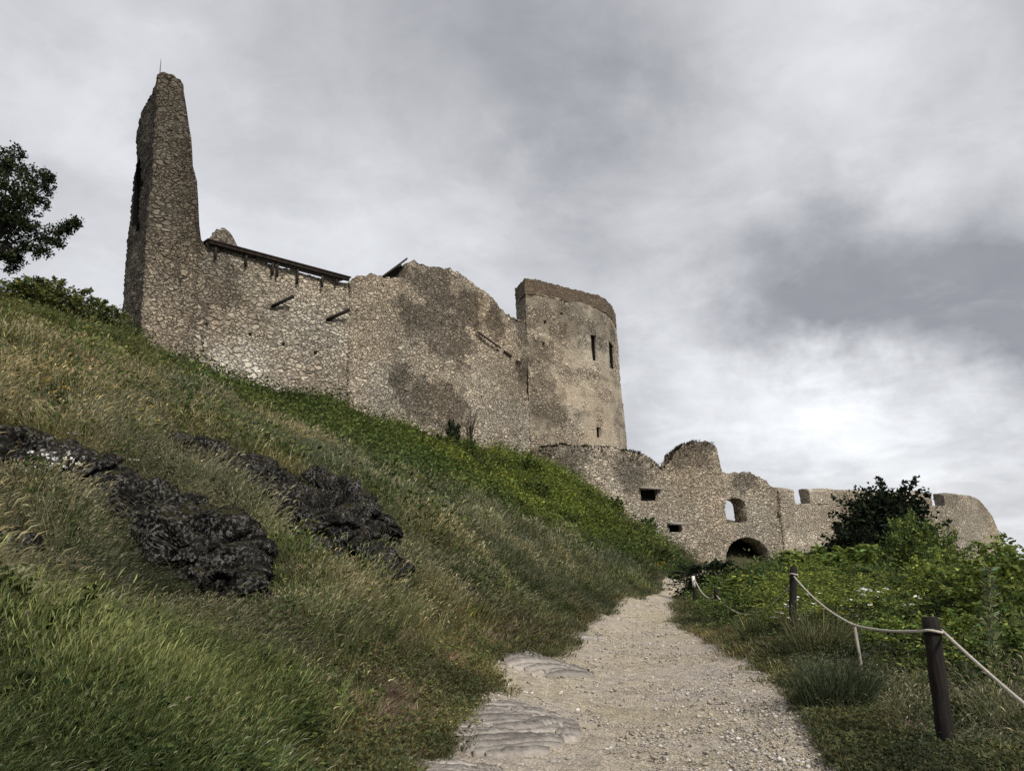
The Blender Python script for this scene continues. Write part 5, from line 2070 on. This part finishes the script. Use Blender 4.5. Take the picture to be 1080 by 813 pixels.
for px, py, rp, dy in CL:
    c = at(px, py, TY + dy)
    rad = rp / F * 39
    f = forks[0] if py > 225 else forks[1]
    mid = f * 0.45 + c * 0.55 + np.array([0, 0, 0.25]) + r.normal(0, 0.15, 3)
    ms.tube([f, (f + mid) / 2 + r.normal(0, 0.08, 3), mid, c], [0.075, 0.055, 0.035, 0.012], 5, False)
    nsub = int(max(6, 20 * (rp / 18) ** 2))
    sub = c + r.normal(0, 1, (nsub, 3)) * rad * np.array([0.46, 0.46, 0.42])
    for s_ in sub[:: 2]:
        ms.tube([mid * 0.3 + c * 0.7, s_], [0.016, 0.006], 4, False)
    nl = 40
    pos = np.repeat(sub, nl, 0) + r.normal(0, 0.11, (nsub * nl, 3))
    v, q = diamond_leaves(pos, r.normal(0, 1, pos.shape) + [0.1, 0, -0.1], 0.17, 0.10, r)
    V.append(v)
    Q.append(q + kk)
    kk += len(v)
    col = np.repeat(np.exp(r.normal(0, 0.2, nsub)), nl) * np.exp(r.normal(0, 0.35, len(pos)))
    y = r.normal(0, 0.15, len(pos))
    Cc.append(np.repeat(col[:, None] * np.stack([1 + y, 1 + 0.2 * y, 1 - 0.5 * y], -1), 4, 0))
cr_ = link('crown', mesh_np('crown', np.concatenate(V) - tb, np.concatenate(Q), M_LEAF, False, np.concatenate(Cc)), lt)
cr_.color = (0.026, 0.036, 0.015, 1)
ms.build('trunk', M_BARK, lt, False, tb)

# ------------------------------------------------------------------ posts and ropes
def post(px0, py0, px1, py1, Y, rad, label, square=False, group='rope fence posts along the path'):
    """foot pixel, head pixel"""
    a = at(px0, py0, Y)
    b_ = at(px1, py1, Y + 0.02)
    a[2] = min(a[2], hz(a[0], a[1]))
    o = empty('fence_post', tuple(a), label, 'fence post', group)
    mb = MB()
    n = 14
    pts = [a + (b_ - a) * t for t in np.linspace(-0.25, 1, n)]
    rr = rad * (1 + 0.05 * np.sin(np.arange(n) * 1.7))
    rr[-1] *= 0.93
    pts.append(b_ + (b_ - a) * 0.008)
    rr = np.append(rr, rad * 0.72)
    mb.tube(pts, rr, 10)
    p = mb.build('post_shaft', M_WOOD, o, True, a)
    return o, a, b_


p1, a1, b1 = post(1000, 797, 981, 651, 7.6, 0.076, 'nearest and tallest fence post, thick and nearly black, at the lower right')
p2, a2, b2 = post(835, 672, 837, 598, 15.0, 0.065, 'middle fence post standing on the verge between the bushes')
p3, a3, b3 = post(757, 662, 755, 620, 23.5, 0.065, 'short brownish fence post by the dark bush')
p4, a4, b4 = post(733, 637, 732, 605, 31, 0.075, 'farthest fence post, carrying a small white plate')
mb = MB()
pc = at(731.5, 613, 30.8)
mb.box(pc, [0.055, 0, 0], [0, 0.012, 0], [0, 0, 0.2])
mb.build('plate', M_WHITE, p4, False, a4)
for p_, a_, b_, rr in ((p1, a1, b1, 0.092), (p2, a2, b2, 0.069)):
    mb = MB()
    c = a_ + (b_ - a_) * 0.90
    ang = np.linspace(0, 2 * np.pi, 17)
    mb.tube([c + np.array([rr * math.cos(t), rr * math.sin(t), 0.012 * math.sin(2 * t)]) for t in ang], 0.013, 6)
    mb.build('rope_loop', M_ROPE, p_, False, a_)


def rope(pts, label, rad=0.013, sag=0.0, name='rope'):
    P_ = []
    for i in range(len(pts) - 1):
        a, b_ = np.array(pts[i]), np.array(pts[i + 1])
        for t in np.linspace(0, 1, 18)[(1 if i else 0):]:
            p = a + (b_ - a) * t
            p[2] -= sag * 4 * t * (1 - t)
            P_.append(p)
    mb = MB()
    mb.tube(P_, rad, 6)
    return tag(mb.build(name, M_ROPE, None, True), label, 'rope', 'ropes strung between the posts', 'thing')


stake_top = at(901, 659, 11.0)
stake_ft = at(908, 700, 10.9)
h1 = a1 + (b1 - a1) * 0.90
h2 = a2 + (b2 - a2) * 0.88
rope([h2, stake_top], 'rope sagging from the middle post to the leaning stake', 0.015, 0.10)
rope([stake_top, h1 + np.array([-0.09, 0, 0])], 'rope running level from the leaning stake to the nearest post', 0.015, 0.03)
nxt = at(1190, 830, 4.6)
rope([h1 + np.array([0.09, 0, 0]), nxt], 'rope slanting down from the nearest post to the right edge', 0.014, 0.03)
rope([a2 + (b2 - a2) * 0.80, a3 + (b3 - a3) * 0.82], 'far rope hanging in a deep loop from the middle post to the short post', 0.018, 0.55)
rope([a3 + (b3 - a3) * 0.80, a4 + (b4 - a4) * 0.85], 'farthest rope hanging from the short post to the white plated post', 0.022, 0.30)
mb = MB()
stake_ft[2] = hz(stake_ft[0], stake_ft[1]) - 0.15
mb.tube([stake_ft, (stake_ft + stake_top) / 2 + [0.01, 0, 0], stake_top + (stake_top - stake_ft) * 0.02], [0.022, 0.021, 0.020], 6)
tag(mb.build('stake', M_GREYWOOD), 'pale bleached stake leaning under the sagging rope', 'stake', None, 'thing')

# ------------------------------------------------------------------ single plants
r = np.random.default_rng(17)


def spiky(px, py, Y, n, h, w, rad, colr, label, name='grass_clump', lean=0.45):
    c = gpts([(px, py)])[0] if Y is None else at(px, py, Y)
    c[2] = hz(c[0], c[1])
    v, q, t, cc_, tp, dv = blade_set(n, h, w, rad, lean, 0.3, col_green(0.4, 0.2), r, 4)
    v2, q2 = diamond_leaves(tp, dv, 0.05, 0.018, r)
    V_, fs, cl = pack([(v, q, t, cc_), (v2, q2, None, np.repeat(col_green(0.3)(len(tp), r), 4, 0))])
    o = link(name, mesh_np(name, V_, fs, M_LEAF, False, cl))
    o.location = c
    o.color = (*colr, 1)
    return tag(o, label, 'plant', None, 'thing')


spiky(880, 742, 9.6, 1100, (0.2, 0.68), 0.011, 0.36, (0.062, 0.078, 0.042), 'blue green bushy clump overhanging the right edge of the path', lean=0.32)
spiky(208, 468, None, 260, (0.25, 0.55), 0.012, 0.30, (0.075, 0.085, 0.060), 'pale silvery tussock on top of the double humped rock')
spiky(800, 655, 16.5, 320, (0.3, 0.8), 0.014, 0.4, (0.12, 0.13, 0.06), 'pale long bladed tussock left of the middle post')
spiky(862, 665, 13.5, 420, (0.4, 1.0), 0.014, 0.40, (0.13, 0.135, 0.065), 'pale arching tussock right of the middle post')

# mullein stalk at the right
c = at(1048, 705, 8.8)
c[2] = hz(c[0], c[1])
top = at(1044, 598, 8.8)
m_o = empty('mullein', tuple(c), 'tall pale single stalk weed in front of the right edge bushes', 'plant')
hh = top[2] - c[2]
mb = MB()
mb.tube([(0, 0, -0.1), (0.01, 0, hh * 0.5), (top[0] - c[0], 0, hh)], [0.012, 0.010, 0.004], 6)
st = mb.build('stalk', M_LEAF, m_o)
set_col(st.data, np.ones((len(st.data.vertices), 3)))
st.color = (0.20, 0.22, 0.12, 1)
k = r.uniform(0.12, 1, 260)
pos = np.stack([(top[0] - c[0]) * k ** 2, 0 * k, hh * k], -1) + r.normal(0, 0.008, (260, 3))
ld = np.stack([r.normal(0, 1, 260), r.normal(0, 1, 260), r.uniform(0.2, 1.2, 260)], -1)
v, q = diamond_leaves(pos, ld, 0.10, 0.030, r)
lo = link('leaves', mesh_np('leaves', v, q, M_LEAF, False, np.repeat(col_green(0.3)(260, r), 4, 0)), m_o)
lo.color = (0.19, 0.22, 0.11, 1)

# white flowering clump by the small left rock
g = gpts([(46, 524)])[0]
wf_ = empty('white_flower_clump', (g[0], g[1], hz(g[0], g[1])), 'clump of white flowers between the left edge rock and the long ledge', 'flowers')
v, q, t, cc_, tp, dv = blade_set(100, (0.38, 0.66), 0.007, 0.32, 0.3, 0.12, col_green(0.3), r, 3)
V_, fs, cl = pack([(v, q, t, cc_)])
so = link('foliage', mesh_np('foliage', V_, fs, M_LEAF, False, cl), wf_)
so.color = (0.045, 0.06, 0.03, 1)
tp2 = tp[:58]
n6 = 7
v, q = diamond_leaves(np.repeat(tp2, n6, 0), np.stack([r.normal(0, 1, 58 * n6), r.normal(0, 1, 58 * n6), r.normal(0.2, .5, 58 * n6)], -1), 0.038, 0.032, r)
link('blossoms', mesh_np('blossoms', v, q, M_WHITE), wf_)
# small pale pinkish clump farther up
g = gpts([(275, 480)])[0]
v, q, t, cc_, tp, dv = blade_set(60, (0.1, 0.22), 0.007, 0.35, 0.3, 0.1, col_green(0.3), r, 3)
pf_ = empty('pink_flower_clump', (g[0], g[1], hz(g[0], g[1])), 'low clump of pale pinkish flowers above the double humped rock', 'flowers')
V_, fs, cl = pack([(v, q, t, cc_)])
so = link('foliage', mesh_np('foliage', V_, fs, M_LEAF, False, cl), pf_)
so.color = (0.06, 0.065, 0.03, 1)
v, q = diamond_leaves(np.repeat(tp, 6, 0), r.normal(0, 1, (360, 3)), 0.035, 0.028, r)
link('blossoms', mesh_np('blossoms', v, q, simple_mat('pale_petal', (0.4, 0.34, 0.32), (0.55, 0.5, 0.47), 20)), pf_)

# turf and moss growing on the broken tops of the outer wall and the round tower's foot
def turf_on(parent, px0, px1, n, colr, seed, hgt=(0.15, 0.5), pyf=None):
    r = np.random.default_rng(seed)
    sa, sb = on_line(OUTER, px0, 490)[0], on_line(OUTER, px1, 490)[0]
    s = r.uniform(sa, sb, n)
    vth = r.uniform(-0.12, 1.5, n)
    p = pt_on(OUTER, s)
    e = pt_on(OUTER, s + 0.4) - pt_on(OUTER, s - 0.4)
    e /= np.linalg.norm(e, axis=1, keepdims=True)
    p = p + np.stack([-e[:, 1], e[:, 0]], -1) * vth[:, None]
    z = np.interp(s, zO_s, zO_z) - 0.15 * np.clip(vth, 0, 1) - 0.05 + 0.12 * fbm2(s * 1.5, vth, 3, seed)
    z = z - np.where(vth < 0, r.uniform(0, 0.9, n) * (fbm2(s * 0.8, s * 0, 3, seed + 1) > -0.1), 0)
    base = np.stack([p[:, 0], p[:, 1], z], -1)
    d = np.stack([r.normal(0, 0.6, n), r.normal(-0.2, 0.6, n), r.uniform(0.2, 1.0, n)], -1)
    v, q = diamond_leaves(base, d, 0.27, 0.08, r)
    c = col_mix(0.35, (2.2, 1.5, 1.7), 0.4)(n, r)
    o = link('turf_cap', mesh_np('turf_cap', v, q, M_LEAF, False, np.repeat(c, 4, 0)), parent)
    o.color = (*colr, 1)
    return o


turf_on(ow, 568, 702, 3000, (0.022, 0.024, 0.012), 811)
turf_on(ow, 708, 756, 900, (0.018, 0.020, 0.011), 812)
